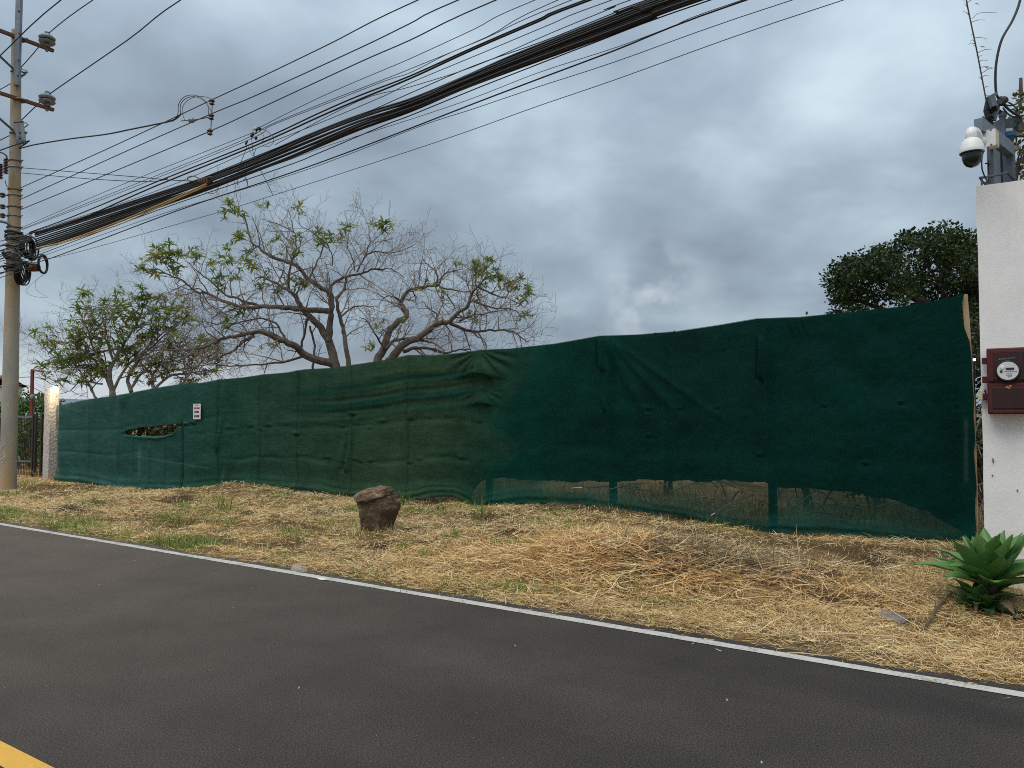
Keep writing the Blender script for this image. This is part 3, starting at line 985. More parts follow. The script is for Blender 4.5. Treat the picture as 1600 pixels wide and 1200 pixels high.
def net_tint(x, y):
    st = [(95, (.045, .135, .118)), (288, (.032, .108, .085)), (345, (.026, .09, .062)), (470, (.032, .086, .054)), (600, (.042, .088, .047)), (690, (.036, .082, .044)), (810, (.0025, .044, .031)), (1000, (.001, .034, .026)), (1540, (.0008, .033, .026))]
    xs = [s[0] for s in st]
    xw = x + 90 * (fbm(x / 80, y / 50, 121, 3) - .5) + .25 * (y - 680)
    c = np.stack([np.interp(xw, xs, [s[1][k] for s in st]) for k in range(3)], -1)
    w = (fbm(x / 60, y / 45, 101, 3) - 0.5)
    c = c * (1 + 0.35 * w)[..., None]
    # the weave: short horizontal runs of lighter and darker thread
    wv = ((vnoise(x / 7, y / 1.4, 103) - .5) * .34 + (vnoise(x / 2.2, y / 2.0, 104) - .5) * .22) * (1 - .35 * sstep(760, 900, x))
    c = c * (1 + wv)[..., None]
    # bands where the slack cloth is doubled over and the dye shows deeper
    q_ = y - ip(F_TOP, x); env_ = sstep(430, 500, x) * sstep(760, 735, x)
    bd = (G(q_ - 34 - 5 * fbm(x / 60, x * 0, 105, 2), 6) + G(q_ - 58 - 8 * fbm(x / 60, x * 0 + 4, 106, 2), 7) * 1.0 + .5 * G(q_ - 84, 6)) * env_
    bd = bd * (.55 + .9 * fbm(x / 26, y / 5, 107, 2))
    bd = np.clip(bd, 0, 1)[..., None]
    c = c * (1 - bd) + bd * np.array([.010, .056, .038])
    sm = np.zeros_like(x)
    for xs_ in (345, 410, 470, 555, 642):
        sm = sm + G(x - xs_ - 1.5 * np.sin(y / 22 + xs_), 1.6)
    for xs_ in (145, 190, 213, 238, 263):
        sm = sm + G(x - xs_, 1.2) * (sstep(680, 690, y) if xs_ > 150 else 1) * .8
    c = c * (1 - .35 * np.clip(sm, 0, 1))[..., None]
    c = c * (1 - .75 * G(x - 288, 1.3) * sstep(655, 665, y))[..., None]
    # dusty rub marks: pale vertical streaks on the gate leaf, a long thin drag line
    mark = G(x - 221.5, 1.3) * sstep(692, 700, y) * sstep(755, 735, y) * .5 + G(x - 237, 1.5) * sstep(685, 690, y) * sstep(705, 698, y) * .3
    ln = 713 + (x - 215) * 0.16
    mark = mark + G(y - ln, .9) * sstep(214, 222, x) * sstep(335, 325, x) * .4
    mark = mark + G(x - 353, 1.3) * sstep(728, 735, y) * sstep(752, 745, y) * .35
    mark = mark + G(x - 1510, 3) * sstep(650, 660, y) * sstep(760, 745, y) * .25
    c = c + mark[..., None] * np.array([.12, .14, .12])
    return np.clip(c, 0.002, 1)


def hole_mask(x, y):
    top = np.interp(x, [193, 205, 222, 240, 262, 285, 288], [675, 670.5, 667.5, 665.5, 663.5, 662, 664])
    bot = np.interp(x, [193, 200, 215, 240, 262, 275, 285, 288], [676, 679, 681, 682, 681, 677, 668, 664])
    return (x > 193) & (x < 288) & (y > top) & (y < bot)


nr, nc = PX.shape
idx = np.arange(nr * nc).reshape(nr, nc)
q = np.stack([idx[:-1, :-1].ravel(), idx[:-1, 1:].ravel(), idx[1:, 1:].ravel(), idx[1:, :-1].ravel()], 1)
cxq = PX.ravel()[q].mean(1); cyq = PY.ravel()[q].mean(1)
keep = ~hole_mask(cxq, cyq)
yb0 = ip(F_BOT, PX)
sheer = np.interp(PX, [95, 740, 765, 845, 865, 945, 960, 1190, 1210, 1260, 1540], [.8, .8, .3, .35, .85, .9, 1, 1, .7, .55, .4])
hemf = sstep(17, 8, yb0 - PY) * (.55 + .45 * sstep(.35, .6, fbm(PX / 35, PY / 3.0, 111, 2)))
sheer = sheer * (1 - .75 * hemf) * (1 - .9 * sstep(1497, 1508, PX))
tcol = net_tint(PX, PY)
tcol = tcol * (1 + (sstep(760, 800, PX) * sstep(50, 20, yb0 - PY) * .45)[..., None])
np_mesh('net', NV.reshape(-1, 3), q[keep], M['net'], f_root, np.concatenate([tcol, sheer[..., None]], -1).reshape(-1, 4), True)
# torn lip under the hole: a curled flap
mb = MB(f_root.location)
lip = [(196, 680), (215, 682), (232, 683), (248, 683.5), (262, 682.5), (276, 678), (284, 670)]
mb.tube([Vector(fence_pts(np.array([a]), np.array([b]), 0.09)[0]) for a, b in lip], [.008, .014, .018, .026, .018, .016, .008], 6)
me_o = mb.build('torn_flap', M['net_back'], f_root)
a_ = me_o.data.color_attributes.new('tint', 'FLOAT_COLOR', 'POINT')
a_.data.foreach_set('color', np.tile([.06, .16, .12, 1.0], len(me_o.data.vertices)).astype(np.float32))

# second layer hung behind, ending above the ground in the right half
HEM2 = [(95, 900), (700, 900), (745, 760), (760, 748), (850, 750), (945, 752), (1000, 749), (1100, 751), (1195, 753), (1215, 762), (1280, 763), (1340, 770), (1400, 783), (1450, 797), (1490, 825), (1512, 850), (1530, 850)]
px2 = np.arange(95, 1516, 2.6)
P2, R2v = np.meshgrid(px2, np.linspace(0, 1, 70))
y0 = ip(F_TOP, P2) + 0.4; y1 = np.minimum(ip(HEM2, P2) + (fbm(P2 / 22, P2 * 0 + 2, 131, 3) - .5) * 7 + (vnoise(P2 / 3, P2 * 0, 133) - .5) * 1.6, ip(F_BOT, P2) - 1)
Y2 = y0 + (y1 - y0) * R2v
P2 = P2 + (ip(XE, Y2) - 1.5 - 1514) * sstep(1465, 1514, P2)
V2 = fence_pts(P2, Y2, np.minimum(net_disp(P2, Y2), 0.03) * 0.6 * (1 - sstep(1440, 1505, P2)) + 0.022 - .012 * sstep(1440, 1505, P2)) - fo
nr2, nc2 = P2.shape
id2 = np.arange(nr2 * nc2).reshape(nr2, nc2)
q2 = np.stack([id2[:-1, :-1].ravel(), id2[:-1, 1:].ravel(), id2[1:, 1:].ravel(), id2[1:, :-1].ravel()], 1)
k2 = ~hole_mask(P2.ravel()[q2].mean(1), Y2.ravel()[q2].mean(1))
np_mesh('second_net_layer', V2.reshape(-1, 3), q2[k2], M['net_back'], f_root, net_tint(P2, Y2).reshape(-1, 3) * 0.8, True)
# posts behind the cloth
for xp in (97, 190, 288, 345, 410, 470, 555, 642, 757, 951, 1203):
    yb_ = float(ip(F_BOT, xp)); yt_ = float(ip(F_TOP, xp))
    b_ = Vector(fence_pts(np.array([xp]), np.array([yb_]), -0.12)[0]); t_ = Vector(fence_pts(np.array([xp]), np.array([yt_]), -0.12)[0])
    hgt = t_.z - b_.z
    mb = MB(f_root.location)
    w = 0.085 if xp > 700 else 0.07
    mb.box(b_ + Vector((0, 0, hgt / 2 - 0.05)), (w, w, hgt + 0.06), R2)
    mb.build('post', M['post'], f_root, False)
# wire strands
for lv in (0.12, 0.47, 0.73):
    mb = MB(f_root.location); pts = []
    for x_ in np.linspace(97, 1510, 60):
        a, b = float(ip(F_TOP, x_)), float(ip(F_BOT, x_))
        pts.append(Vector(fence_pts(np.array([x_]), np.array([a + (b - a) * lv]), -0.11)[0]))
    mb.tube(pts, 0.003, 4)
    mb.build('wire_strand', M['galv'], f_root)
# raw timber lath the cloth is nailed to
lath = [(1510.5, 459), (1514, 500), (1516, 532), (1518, 560), (1519.8, 600), (1522.6, 640), (1523.2, 672), (1524.4, 700), (1525.5, 735), (1526.4, 760), (1526.8, 790), (1527.2, 815), (1527, 852)]
mb = MB(f_root.location)
pts = [Vector(fence_pts(np.array([a]), np.array([b]), -0.03)[0]) for a, b in lath]
vs = []; fs = []
dl = Vector((D2[0], D2[1], 0)); nl = Vector((N2[0], N2[1], 0))
for p in pts:
    for a, b in ((-.05, -.012), (.003, -.012), (.003, .02), (-.05, .02)):
        vs.append(p + dl * a + nl * b)
for i in range(len(pts) - 1):
    for k in range(4):
        fs.append((i * 4 + k, i * 4 + (k + 1) % 4, i * 4 + 4 + (k + 1) % 4, i * 4 + 4 + k))
fs += [(0, 3, 2, 1), tuple(len(vs) - 4 + k for k in range(4))]
mb.add(vs, fs)
o = mb.build('timber_lath', M['wood'], f_root, False); o['label'] = 'pale raw timber lath at the right end of the net'

# small notice hung on the net
sp = fence_pts(np.array([310.0, 321.5, 315.7]), np.array([643.0, 643.0, 643.0]), 0.135)
sc_ = Vector(sp[2]); sdir = Vector(sp[1] - sp[0]); sw = sdir.length; sdir.normalize()
shh = 17.5 / 11.5 * sw
sR = Matrix((( sdir.x, -sdir.y, 0), (sdir.y, sdir.x, 0), (0, 0, 1)))
sg = empty('notice_sign', sc_ - Vector((0, 0, shh / 2)), 'small white notice with a red band and dark print pinned on the green net', 'sign')
mb = MB(sg.location); mb.box(sc_, (sw, 0.006, shh), sR); mb.build('board', M['sign_white'], sg, False)
def bars(zf, h, wf, mat, nm, n):
    mb = MB(sg.location)
    rr = random.Random(int(zf * 100))
    x = -wf / 2
    ww = wf / n
    for i in range(n):
        w = ww * rr.uniform(.6, .85)
        mb.box(sc_ + sdir * (sw * (x + ww * .5)) + Vector((0, 0, zf * shh)) - Vector((N2[0], N2[1], 0)) * 0.0055, (sw * w, .003, h * shh * rr.uniform(.85, 1)), sR)
        x += ww
    mb.build(nm, mat, sg, False)
bars(.42, .06, .5, M['sign_red'], 'print_line', 5)
bars(.22, .10, .82, M['sign_red'], 'print_line', 9)
bars(-.02, .14, .62, M['sign_black'], 'print_line', 5)
bars(-.30, .15, .72, M['sign_black'], 'print_line', 6)

# ------------------------------------------------------------------ left: pillar with lamp, gate
def block(px0, px1, py0, py1, n, depth, label, cat, name, mat, part, tilt=0, bump=0.0):
    a = atn((px0 + px1) / 2, py1, n); b_ = atn((px0 + px1) / 2, py0, n)
    l = atn(px0, py1, n); r = atn(px1, py1, n)
    root = empty(name, a, label, cat)
    wdt = (r - l).length
    bm = bmesh.new()
    bmesh.ops.create_cube(bm, size=1.0)
    bmesh.ops.subdivide_edges(bm, edges=bm.edges[:], cuts=11, use_grid_fill=True)
    H = b_.z - a.z + 0.2
    me = bpy.data.meshes.new(part)
    for v in bm.verts:
        c = v.co.copy()
        nn = (vnoise(c.x * 9 + 3, c.z * 22 + c.y * 9, 201) - 0.5) * bump
        p = R2 @ Vector((c.x * wdt * (1 + nn), c.y * depth * (1 + nn), (c.z + 0.5) * H - 0.2))
        v.co = p + Vector((N2[0], N2[1], 0)) * depth / 2
    bm.to_mesh(me); bm.free(); me.materials.append(mat)
    link(bpy.data.objects.new(part, me), root)
    return root, wdt, H


pil, pw, pH = block(66, 75, 606, 755, 9.62, 0.22, 'rough plastered grey pillar with a lit lamp at the left end of the net', 'pillar', 'gate_pillar', M['pillar'], 'shaft', bump=0.10)
mb = MB(pil.location)
o0 = pil.location
for k in range(15):
    z = 0.1 + k * 0.15
    if z > pH - 0.4: break
    mb.box(o0 + rn(pw * 0.28, -0.012, z), (0.06, 0.02, 0.11), R2)
# lamp on the pillar
lp = atn(86, 607, 9.55)
lamp = empty('pillar_lamp', lp, 'bright warm lamp shining on top of the grey pillar', 'lamp')
mb = MB(lp); mb.lathe(lp + Vector((0, 0, -.03)), [(0.005, -.055), (.05, -.05), (.065, -.01), (.055, .045), (.02, .07), (.004, .072)], 14); mb.build('bulb', emit_mat('lamp_glow', (1.0, 0.80, 0.50), 40), lamp)
mb = MB(lp); mb.lathe(lp + Vector((0, 0, .05)), [(.05, 0), (.06, .012), (.05, .03), (.01, .035)], 14)
mb.tube([lp + Vector((0, 0, .07)), lp + rn(0.0, .09, .08), lp + rn(0, .12, .02)], .012, 6); mb.build('fitting', M['galv_dark'], lamp)
ld = bpy.data.lights.new('lamp_light', 'POINT'); ld.energy = 22; ld.color = (1, .74, .42); ld.shadow_soft_size = .08
lo = bpy.data.objects.new('lamp_light', ld); link(lo, lamp); lo.location = rn(0, -.16, .0)

# gate left of the pillar
gA = atn(3, 756, 9.75); gB = atn(65, 757, 9.75)
gz0 = gA.z + 0.03; gz1 = atn(40, 651, 9.75).z
gu0, gu1 = un(gA)[0] - 1.2, un(gB)[0]
gt = empty('bar_gate', rn((gu0 + gu1) / 2, 9.75, gz0), 'dark metal gate of thin vertical bars between the utility pole and the pillar', 'gate')
mb = MB(gt.location)
split = un(atn(52, 700, 9.75))[0]
for z, h, mt, nm in ((gz1, .05, 'galv', 'top_rail'), (gz0 + .62, .04, 'galv', 'middle_rail'), (gz0 + .05, .05, 'gate', 'bottom_rail')):
    mb = MB(gt.location); mb.box(rn((gu0 + split) / 2, 9.75, z), (split - gu0, .04, h), R2); mb.build(nm, M[mt], gt, False)
for u_ in (gu0, split, split + .13, gu1 - .04):
    mb = MB(gt.location); mb.box(rn(u_, 9.745, (gz0 + gz1) / 2 + .01), (.06, .06, gz1 - gz0 + .1), R2); mb.build('upright', M['gate'], gt, False)
mbar = MB(); mbar.box((0, 0, (gz1 - gz0) / 2), (.012, .012, gz1 - gz0 - .06), R2)
bar0 = None
u_ = gu0 + .08
while u_ < split - .03:
    if bar0 is None:
        bar0 = mbar.build('bar', M['gate'], gt, False); ob = bar0
    else:
        ob = bar0.copy(); link(ob, gt)
    ob.location = rn(u_, 9.75, gz0) - gt.location
    u_ += .085
# solid sheet beside
# a further gate post left of the pole is hidden; pale house wall far left
hw = empty('white_house', at(-12, 760, 40), 'sliver of a white house wall behind the utility pole', 'house')
mb = MB(hw.location); hc = at(-60, 640, 40); hc.z = 1.4
mb.box(hc, (4.28, 3.0, 3.6)); mb.build('wall', M['wall'], hw, False)
mb = MB(hw.location)
mb.add([hc + Vector((-2.5, -1.8, 1.75)), hc + Vector((2.35, -1.8, 1.75)), hc + Vector((2.35, 0, 2.3)), hc + Vector((-2.5, 0, 2.3)), hc + Vector((2.35, 1.8, 1.75)), hc + Vector((-2.5, 1.8, 1.75))], [(0, 1, 2, 3), (3, 2, 4, 5), (0, 5, 4, 1)])
mb.build('roof', M['rust'], hw, False)

# red mast behind the gate
mt_ = empty('red_mast', at(48.5, 755, 24), 'dark red steel mast with a short arm behind the gate', 'mast')
mb = MB(mt_.location)
a = at(48.5, 755, 24); b_ = at(48.5, 577, 24)
mb.box((a + b_) / 2, (.075, .075, b_.z - a.z)); mb.build('post', M['red_mast'], mt_, False)
mb = MB(mt_.location)
c_ = at(68, 580, 24.0); mb.tube([at(48.5, 579, 24), c_], .025, 6); mb.tube([c_, at(65, 585, 24), at(69, 588, 24)], .02, 5); mb.build('arm', M['red_mast'], mt_)
mb = MB(mt_.location); mb.lathe(at(51, 620, 23.9), [(.01, -.08), (.07, -.05), (.07, .04), (.02, .08)], 10); mb.build('insulator', M['ceramic'], mt_)

# ------------------------------------------------------------------ utility pole
PD = 16.3
pz = tz(at(12, 768, PD).x, PD)
pole = empty('utility_pole', (at(12, 768, PD).x, PD, pz), 'tall concrete utility pole carrying many cables at the left edge', 'utility pole')
prof = [(790, 12.2, 24), (757, 12.6, 23.2), (600, 16.2, 22.4), (420, 20.3, 19.6), (340, 22.2, 18.0), (230, 24.0, 16.2), (120, 25.0, 14.4), (48, 25.4, 13.2)]
pts = [at(c, y, PD) for y, c, w in prof]; rad = [w * PD / F / 2 for y, c, w in prof]
mb = MB(pole.location); mb.tube(pts, rad, 22); mb.build('shaft', M['pole'], pole)
mb = MB(pole.location)
bp = at(13, 768, PD); bz = tz(bp.x, bp.y)
mb.lathe(Vector((bp.x, bp.y, bz)), [(.25, -.2), (.25, .015), (.22, .04), (.15, .05)], 18); mb.build('base_collar', M['pole'], pole)


def pp(px, py, off=0.0):           # a point at the pole's depth, off metres nearer the camera
    return at(px, py, PD - off)


# steel extension channel
mb = MB(pole.location)
a, b_ = pp(28.5, 134, .13), pp(30.5, -90, .13)
mb.box((a + b_) / 2, (.105, .09, b_.z - a.z)); mb.build('steel_extension', M['galv'], pole, False, .006)
for x_, y_ in ((29, 17), (30, 52), (29, 94), (28, 118)):
    mb = MB(pole.location)
    q_ = pp(x_, y_, .19); mb.lathe(q_, [(.012, -.02), (.02, -.012), (.02, .012), (.008, .02)], 6, Matrix.Rotation(PI / 2, 3, 'X'))
    mb.build('bolt', M['rust'], pole)
nv = Vector((N2[0], N2[1], 0))
arms = []
for py, pend in ((57, 70), (153, 70)):
    c = pp(24, py, .12)
    a = c - nv * 1.9; e_ = c + nv * .78
    mb = MB(pole.location)
    mb.box((a + e_) / 2, (.07, 2.68, .065), Matrix(((D2[0], N2[0], 0), (D2[1], N2[1], 0), (0, 0, 1))))
    mb.build('crossarm', M['rust'], pole, False)
    mb = MB(pole.location); mb.tube([c - nv * 1.1 + Vector((0, 0, -.02)), c + Vector((0, 0, -.72)) - nv * .02], .025, 5); mb.build('brace', M['galv_dark'], pole)
    arms.append((c, e_))
    for dz_ in (0.0, -.74):
        mb = MB(pole.location); mb.torus(Vector((c.x, PD, c.z + dz_)), .125, .02, Matrix.Identity(3), 16, 5); mb.tube([Vector((c.x + .11, PD - .02, c.z + dz_)), Vector((c.x + .2, PD - .02, c.z + dz_))], .018, 5); mb.build('clamp_band', M['galv'], pole)
ins_tops = []
for (c, e_), (px, py) in zip(arms, ((71, 64), (69, 157))):
    base = c + nv * .64 + Vector((0, 0, .03))
    it = None
    mb = MB(pole.location)
    mb.lathe(base, [(.04, 0), (.06, .03), (.05, .07), (.045, .09), (.15, .08), (.17, .11), (.12, .15), (.06, .165), (.155, .16), (.175, .2), (.13, .255), (.075, .285), (.05, .3), (.055, .33), (.02, .35)], 16)
    it = mb.build('insulator', M['ceramic'], pole)
    ins_tops.append(base + Vector((0, 0, .33)))
    mb = MB(pole.location); mb.lathe(base, [(.03, -.1), (.03, .0), (.07, .002), (.07, .03), (.02, .032)], 10); mb.build('insulator_pin', M['galv'], it)
# fuse cut-out near the top
mb = MB(pole.location)
mb.tube([pp(25, 195, .15), pp(31, 222, .15)], .045, 8); mb.tube([pp(34, 193, .2), pp(38, 221, .2)], .04, 8)
mb.build('fuse_cutout', M['ceramic'], pole)
mb = MB(pole.location)
mb.tube([pp(22, 191, .12), pp(36, 190, .2)], .02, 5); mb.tube([pp(15, 207, .1), pp(42, 207, .2)], .02, 5); mb.box(pp(33, 222, .2), (.16, .08, .08)); mb.box(pp(33, 215, .2), (.1, .06, .05))
mb.build('fuse_bracket', M['galv_dark'], pole, False)
# suspension insulator strings at left
for px in (9.5, 1):
    mb = MB(pole.location)
    a = pp(px, 248 if px > 5 else 256, .3); prf = []
    for k in range(10):
        z = -k * .033
        prf += [(.022, z), (.052, z - .012), (.052, z - .018), (.022, z - .026)]
    mb.lathe(a, prf, 10); o = mb.build('insulator_string', M['brown_ceramic'], pole)
mb = MB(pole.location); mb.tube([pp(-8, 236, .3), pp(4, 239, .3), pp(10, 243, .3), pp(11, 250, .3)], .018, 6); mb.build('jumper', M['black'], pole); mb = MB(pole.location); mb.tube([pp(8, 282, .3), pp(10, 290, .28), pp(15, 296, .2)], .008, 5); mb.build('jumper', M['black'], pole)
for k, py in enumerate((252, 262, 297, 306, 324, 338, 356)):
    mb = MB(pole.location); cc = pp(ip([(230, 24), (420, 20.3)], py), py)
    r_ = float(ip([(230, 16.6), (420, 20)], py)) * PD / F / 2
    mb.torus(cc, r_, .016, Matrix.Identity(3), 18, 5)
    mb.tube([cc + Vector((r_ - .01, -.04, 0)), cc + Vector((r_ + .09, -.05, 0))], .014, 5)
    mb.build('clamp_band', M['rust'] if k % 2 == 0 else M['galv'], pole)
for py in (306, 324, 338):
    mb = MB(pole.location); mb.tube([pp(15, py, .1), pp(0, py - 2, .2)], .014, 5); mb.build('rack_bolt', M['galv_dark'], pole)
    mb = MB(pole.location); mb.lathe(pp(4, py - 1, .2), [(.03, -.05), (.055, -.03), (.03, 0), (.055, .03), (.03, .05)], 10); mb.build('spool_insulator', M['brown_ceramic'], pole)
mb = MB(pole.location); mb.tube([pp(-10, 343, .25), pp(10, 348, .18), pp(16, 352, .12)], .03, 6); mb.build('service_bracket', M['galv'], pole)
# knot of cable grips round the shaft
mb = MB(pole.location)
rr = random.Random(3)
for k in range(20):
    py = 362 + rr.random() * 60; cc = pp(ip([(340, 22.2), (420, 20.3)], py), py); r_ = .135 + rr.random() * .04
    t1, t2 = rr.uniform(-.25, .25), rr.uniform(-.25, .25)
    mb.torus(cc, r_, rr.uniform(.008, .016), Matrix.Rotation(t1, 3, 'X') @ Matrix.Rotation(t2, 3, 'Y'), 18, 5)
mb.build('cable_wraps', M['black'], pole)
mb = MB(pole.location)
for k in range(9):
    py = 365 + rr.random() * 55; px = rr.uniform(6, 34)
    mb.box(pp(px, py, .2), (.05, .08, .06), Matrix.Rotation(rr.uniform(0, 3), 3, 'Y'))
mb.build('cable_grips', M['galv_dark'], pole, False)
# chalky scrawl on the shaft
def scrawl(path, r=.012):
    mb = MB(pole.location)
    P_ = []
    for x_, y_ in path:
        c = float(ip([(600, 16.2), (757, 12.6)], y_)); rad_ = float(ip([(600, 22.4), (757, 23.2)], y_)) * PD / F / 2
        t = max(-.95, min(.95, (x_ - c) * PD / F / rad_))
        P_.append(Vector((at(c, y_, PD).x + t * rad_, PD - rad_ * math.sqrt(1 - t * t) - .001, at(c, y_, PD).z)))
    mb.tube(P_, r, 4); mb.build('graffiti_mark', M['graffiti'], pole)
scrawl([(4, 700), (8, 694), (6, 703), (12, 698), (17, 692)], .010)
scrawl([(5, 710), (11, 704), (8, 713), (14, 706)], .011)
scrawl([(9, 712), (14, 708), (15, 713), (10, 717), (6, 721), (11, 722), (15, 717)], .012)
scrawl([(3, 705), (2.5, 718), (5, 722)], .008)
scrawl([(18, 633), (22, 630), (20, 637), (23, 636)], .006)

# ------------------------------------------------------------------ cables
def catmull(P, k=6):
    out = []
    for i in range(len(P) - 1):
        p0, p1, p2, p3 = P[max(i - 1, 0)], P[i], P[i + 1], P[min(i + 2, len(P) - 1)]
        for j in range(k):
            t = j / k
            out.append(0.5 * ((2 * p1) + (p2 - p0) * t + (2 * p0 - 5 * p1 + 4 * p2 - p3) * t * t + (3 * p1 - p0 - 3 * p2 + p3) * t ** 3))
    out.append(P[-1])
    return out


def cable(px, n, r, label, mat='black', name='overhead_cable', ext=True, extl=None, group=None, cat='cable', seg=5):
    P = [atn(x, y, n) for x, y in px]
    if ext:
        u1, u0 = un(P[-1])[0], un(P[-2])[0]
        sl = (P[-1].z - P[-2].z) / max(u1 - u0, .01)
        for du in (4, 9, 16):
            P.append(rn(u1 + du, n, P[-1].z * 1.0 + sl * du * 0.3 if du == 4 else P[-1].z + .03 * du / 4))
    if extl:
        d = (P[0] - P[1]).normalized() if extl is True else extl
        P.insert(0, P[0] + Vector((-D2[0] * 14, -D2[1] * 14, .1)))
    o = P[0].copy()
    mb = MB(o); mb.tube(catmull(P, 5), r, seg)
    ob = mb.build(name, M[mat], None)
    ob.location = o
    return tag(ob, label, cat, group)


NB = 7.45
# high wires
nA = un(arms[0][0] - nv * 1.5)[1]
cable([(-60, 143), (0, 87), (95, 0)], 6.4, .011, 'topmost power line crossing in front of the utility pole', 'grey_wire', 'power_line', extl=True)
nB = un(ins_tops[0])[1]
cable([(0, 140), (33, 105), (60, 74), (76, 52), (145, 0)], nB, .011, 'power line resting on the upper grey insulator of the pole', 'grey_wire', 'power_line', extl=True)
cable([(0, 219), (33, 188), (56, 166), (80, 145), (200, 62), (282, 0)], nB, .012, 'power line resting on the lower grey insulator of the pole', 'grey_wire', 'power_line', extl=True)
cable([(31, 294), (180, 227), (333, 155), (400, 124), (512, 70), (653, 0)], 7.5, .0085, 'upper of three parallel supply wires joined to the vertical spacer', 'grey_wire', 'supply_wire')
cable([(31, 312), (180, 240), (330, 168), (400, 149), (560, 76), (640, 37), (716, 0)][0:1] + [(200, 235), (330, 178), (400, 149), (560, 76), (640, 37), (716, 0)], 7.5, .0085, 'middle of three parallel supply wires joined to the vertical spacer', 'grey_wire', 'supply_wire')
cable([(31, 328), (180, 267), (328, 205), (400, 172), (560, 98), (640, 63), (775, 0)], 7.5, .0085, 'lowest of three parallel supply wires joined to the vertical spacer', 'grey_wire', 'supply_wire')
G_ = 'thin wires above the thick black strand'
cable([(33, 356), (180, 293), (300, 245), (393, 208), (402, 201), (500, 152), (600, 109), (640, 92), (740, 46), (836, 0)], 7.4, .005, 'thin wire leaving the black splice closure, topmost of its group', 'grey_wire', 'thin_wire')
cable([(34, 358), (180, 300), (300, 252), (390, 214), (420, 196), (500, 163), (600, 124), (640, 108), (760, 58), (872, 0)], 7.42, .005, 'upper of two thin wires just above the black cable pair', 'grey_wire', 'thin_wire', group=G_)
cable([(34, 359), (200, 296), (390, 218), (420, 198), (500, 166), (600, 127), (640, 114), (700, 84), (760, 59), (893, 0)], 7.38, .005, 'lower of two thin wires just above the black cable pair', 'grey_wire', 'thin_wire', group=G_)
cable([(46, 363), (110, 340), (240, 286), (400, 222), (500, 176), (560, 150), (640, 119), (740, 74), (840, 31), (915, 0)], NB, .011, 'upper cable of the black pair above the thick strand')
cable([(46, 365), (120, 344), (240, 292), (400, 227), (500, 182), (560, 156), (640, 123), (740, 77), (840, 34), (922, 0)], NB - .05, .0125, 'lower cable of the black pair above the thick strand')
cable([(40, 366), (240, 300), (400, 232), (500, 192), (600, 150), (640, 130), (760, 80), (860, 38), (956, 0)], NB, .005, 'upper thin dark wire between the black pair and the thick strand, running the whole way', 'black', 'thin_wire', group='thin wires between the black pair and the thick strand')
cable([(430, 226), (560, 158), (640, 136), (740, 104), (860, 52), (960, 11), (985, 0)], NB + .03, .005, 'short thin dark wire branching off between the black pair and the thick strand', 'black', 'thin_wire', group='thin wires between the black pair and the thick strand')
cable([(40, 368), (240, 306), (420, 236), (560, 181), (640, 146), (740, 103), (850, 64), (960, 20), (1010, 0)], NB - .03, .006, 'thin dark wire running along the top of the thick strand', 'black', 'thin_wire')
# the main strand
up = [(55, 364), (310, 282), (418, 240), (500, 203), (560, 181), (640, 156), (740, 115), (800, 88), (856, 66), (960, 25), (1022, 0)]
dn = [(58, 390), (325, 296), (470, 240), (540, 210), (600, 188), (640, 174), (740, 131), (840, 95), (960, 51), (1092, 0)]
gy = np.array([0, .25, .5, .75, 1.0])
rr = random.Random(11)
NCAB = 9
fr0 = [0, .12, .24, .38, .5, .62, .74, .86, 1.0]
TXT = {0: 'topmost black cable of the thick strand', NCAB - 1: 'lowest black cable of the thick strand'}
for k in range(NCAB):
    f_ = fr0[k]
    px = []
    for x in (55, 150, 240, 325, 400, 470, 560, 640, 720, 800, 880, 960, 1020):
        ya, yb_ = float(ip(up, x)), float(ip(dn, x))
        spread = f_ + (rr.uniform(-.10, .10) if 0 < k < NCAB - 1 and 300 < x < 850 else 0)
        px.append((x + 0.0, ya + (yb_ - ya) * spread))
    ya = (ip(up, 1060) if False else -15.0); px.append((1022 + 70 * f_, 0 if f_ > 0 else 0))
    px = [p for i, p in enumerate(px) if p[1] > 1 or i == len(px) - 1]
    r_ = rr.choice((.014, .016, .018, .02))
    cable(px, NB - .02 * (k % 4), r_, TXT.get(k, 'black cable within the thick overhead strand'), 'black', 'strand_cable', group=None if k in TXT else 'black cables bundled in the thick strand')
cable([(57, 388), (100, 378), (180, 349), (250, 320), (322, 288)], NB - .12, .017, 'cable coloured tan as if lamplit under the left part of the thick strand', 'tan_cable', 'tan_cable', ext=False)  # tan puts a street lamp's warm light into the cable colour
cable([(90, 382), (180, 353), (250, 323), (322, 291)], NB - .15, .010, 'thinner cable coloured tan as if lamplit running beside the thicker tan one', 'tan_cable', 'tan_cable', ext=False)
# below the strand
cable([(50, 402), (71, 394), (242, 330), (440, 262), (496, 240), (600, 196), (640, 181), (740, 140), (824, 107), (920, 70), (1110, 0)], NB, .007, 'dark cable just under the thick strand')
cable([(44, 398), (71, 390), (242, 324), (440, 254), (520, 225), (640, 187), (740, 153), (840, 114), (960, 75), (1046, 43), (1160, 0)], NB + .05, .004, 'thin grey wire just under the thick strand', 'grey_wire', 'thin_wire')
cable([(40, 410), (78, 404), (275, 330), (440, 275), (538, 240), (640, 201), (740, 162), (840, 124), (960, 79), (1166, 0)], NB, .009, 'stout dark cable, third from the bottom of the overhead lines')
cable([(45, 408), (242, 338), (440, 278), (540, 243), (660, 196), (740, 170), (840, 136), (960, 97), (1238, 0)], NB + .04, .0045, 'thin wire, second lowest of the overhead lines', 'grey_wire', 'thin_wire')
cable([(60, 404), (106, 398), (320, 338), (437, 302), (628, 240), (740, 202), (840, 166), (960, 125), (1318, 0)], NB - .05, .0045, 'lowest thin wire of the overhead lines', 'grey_wire', 'thin_wire')
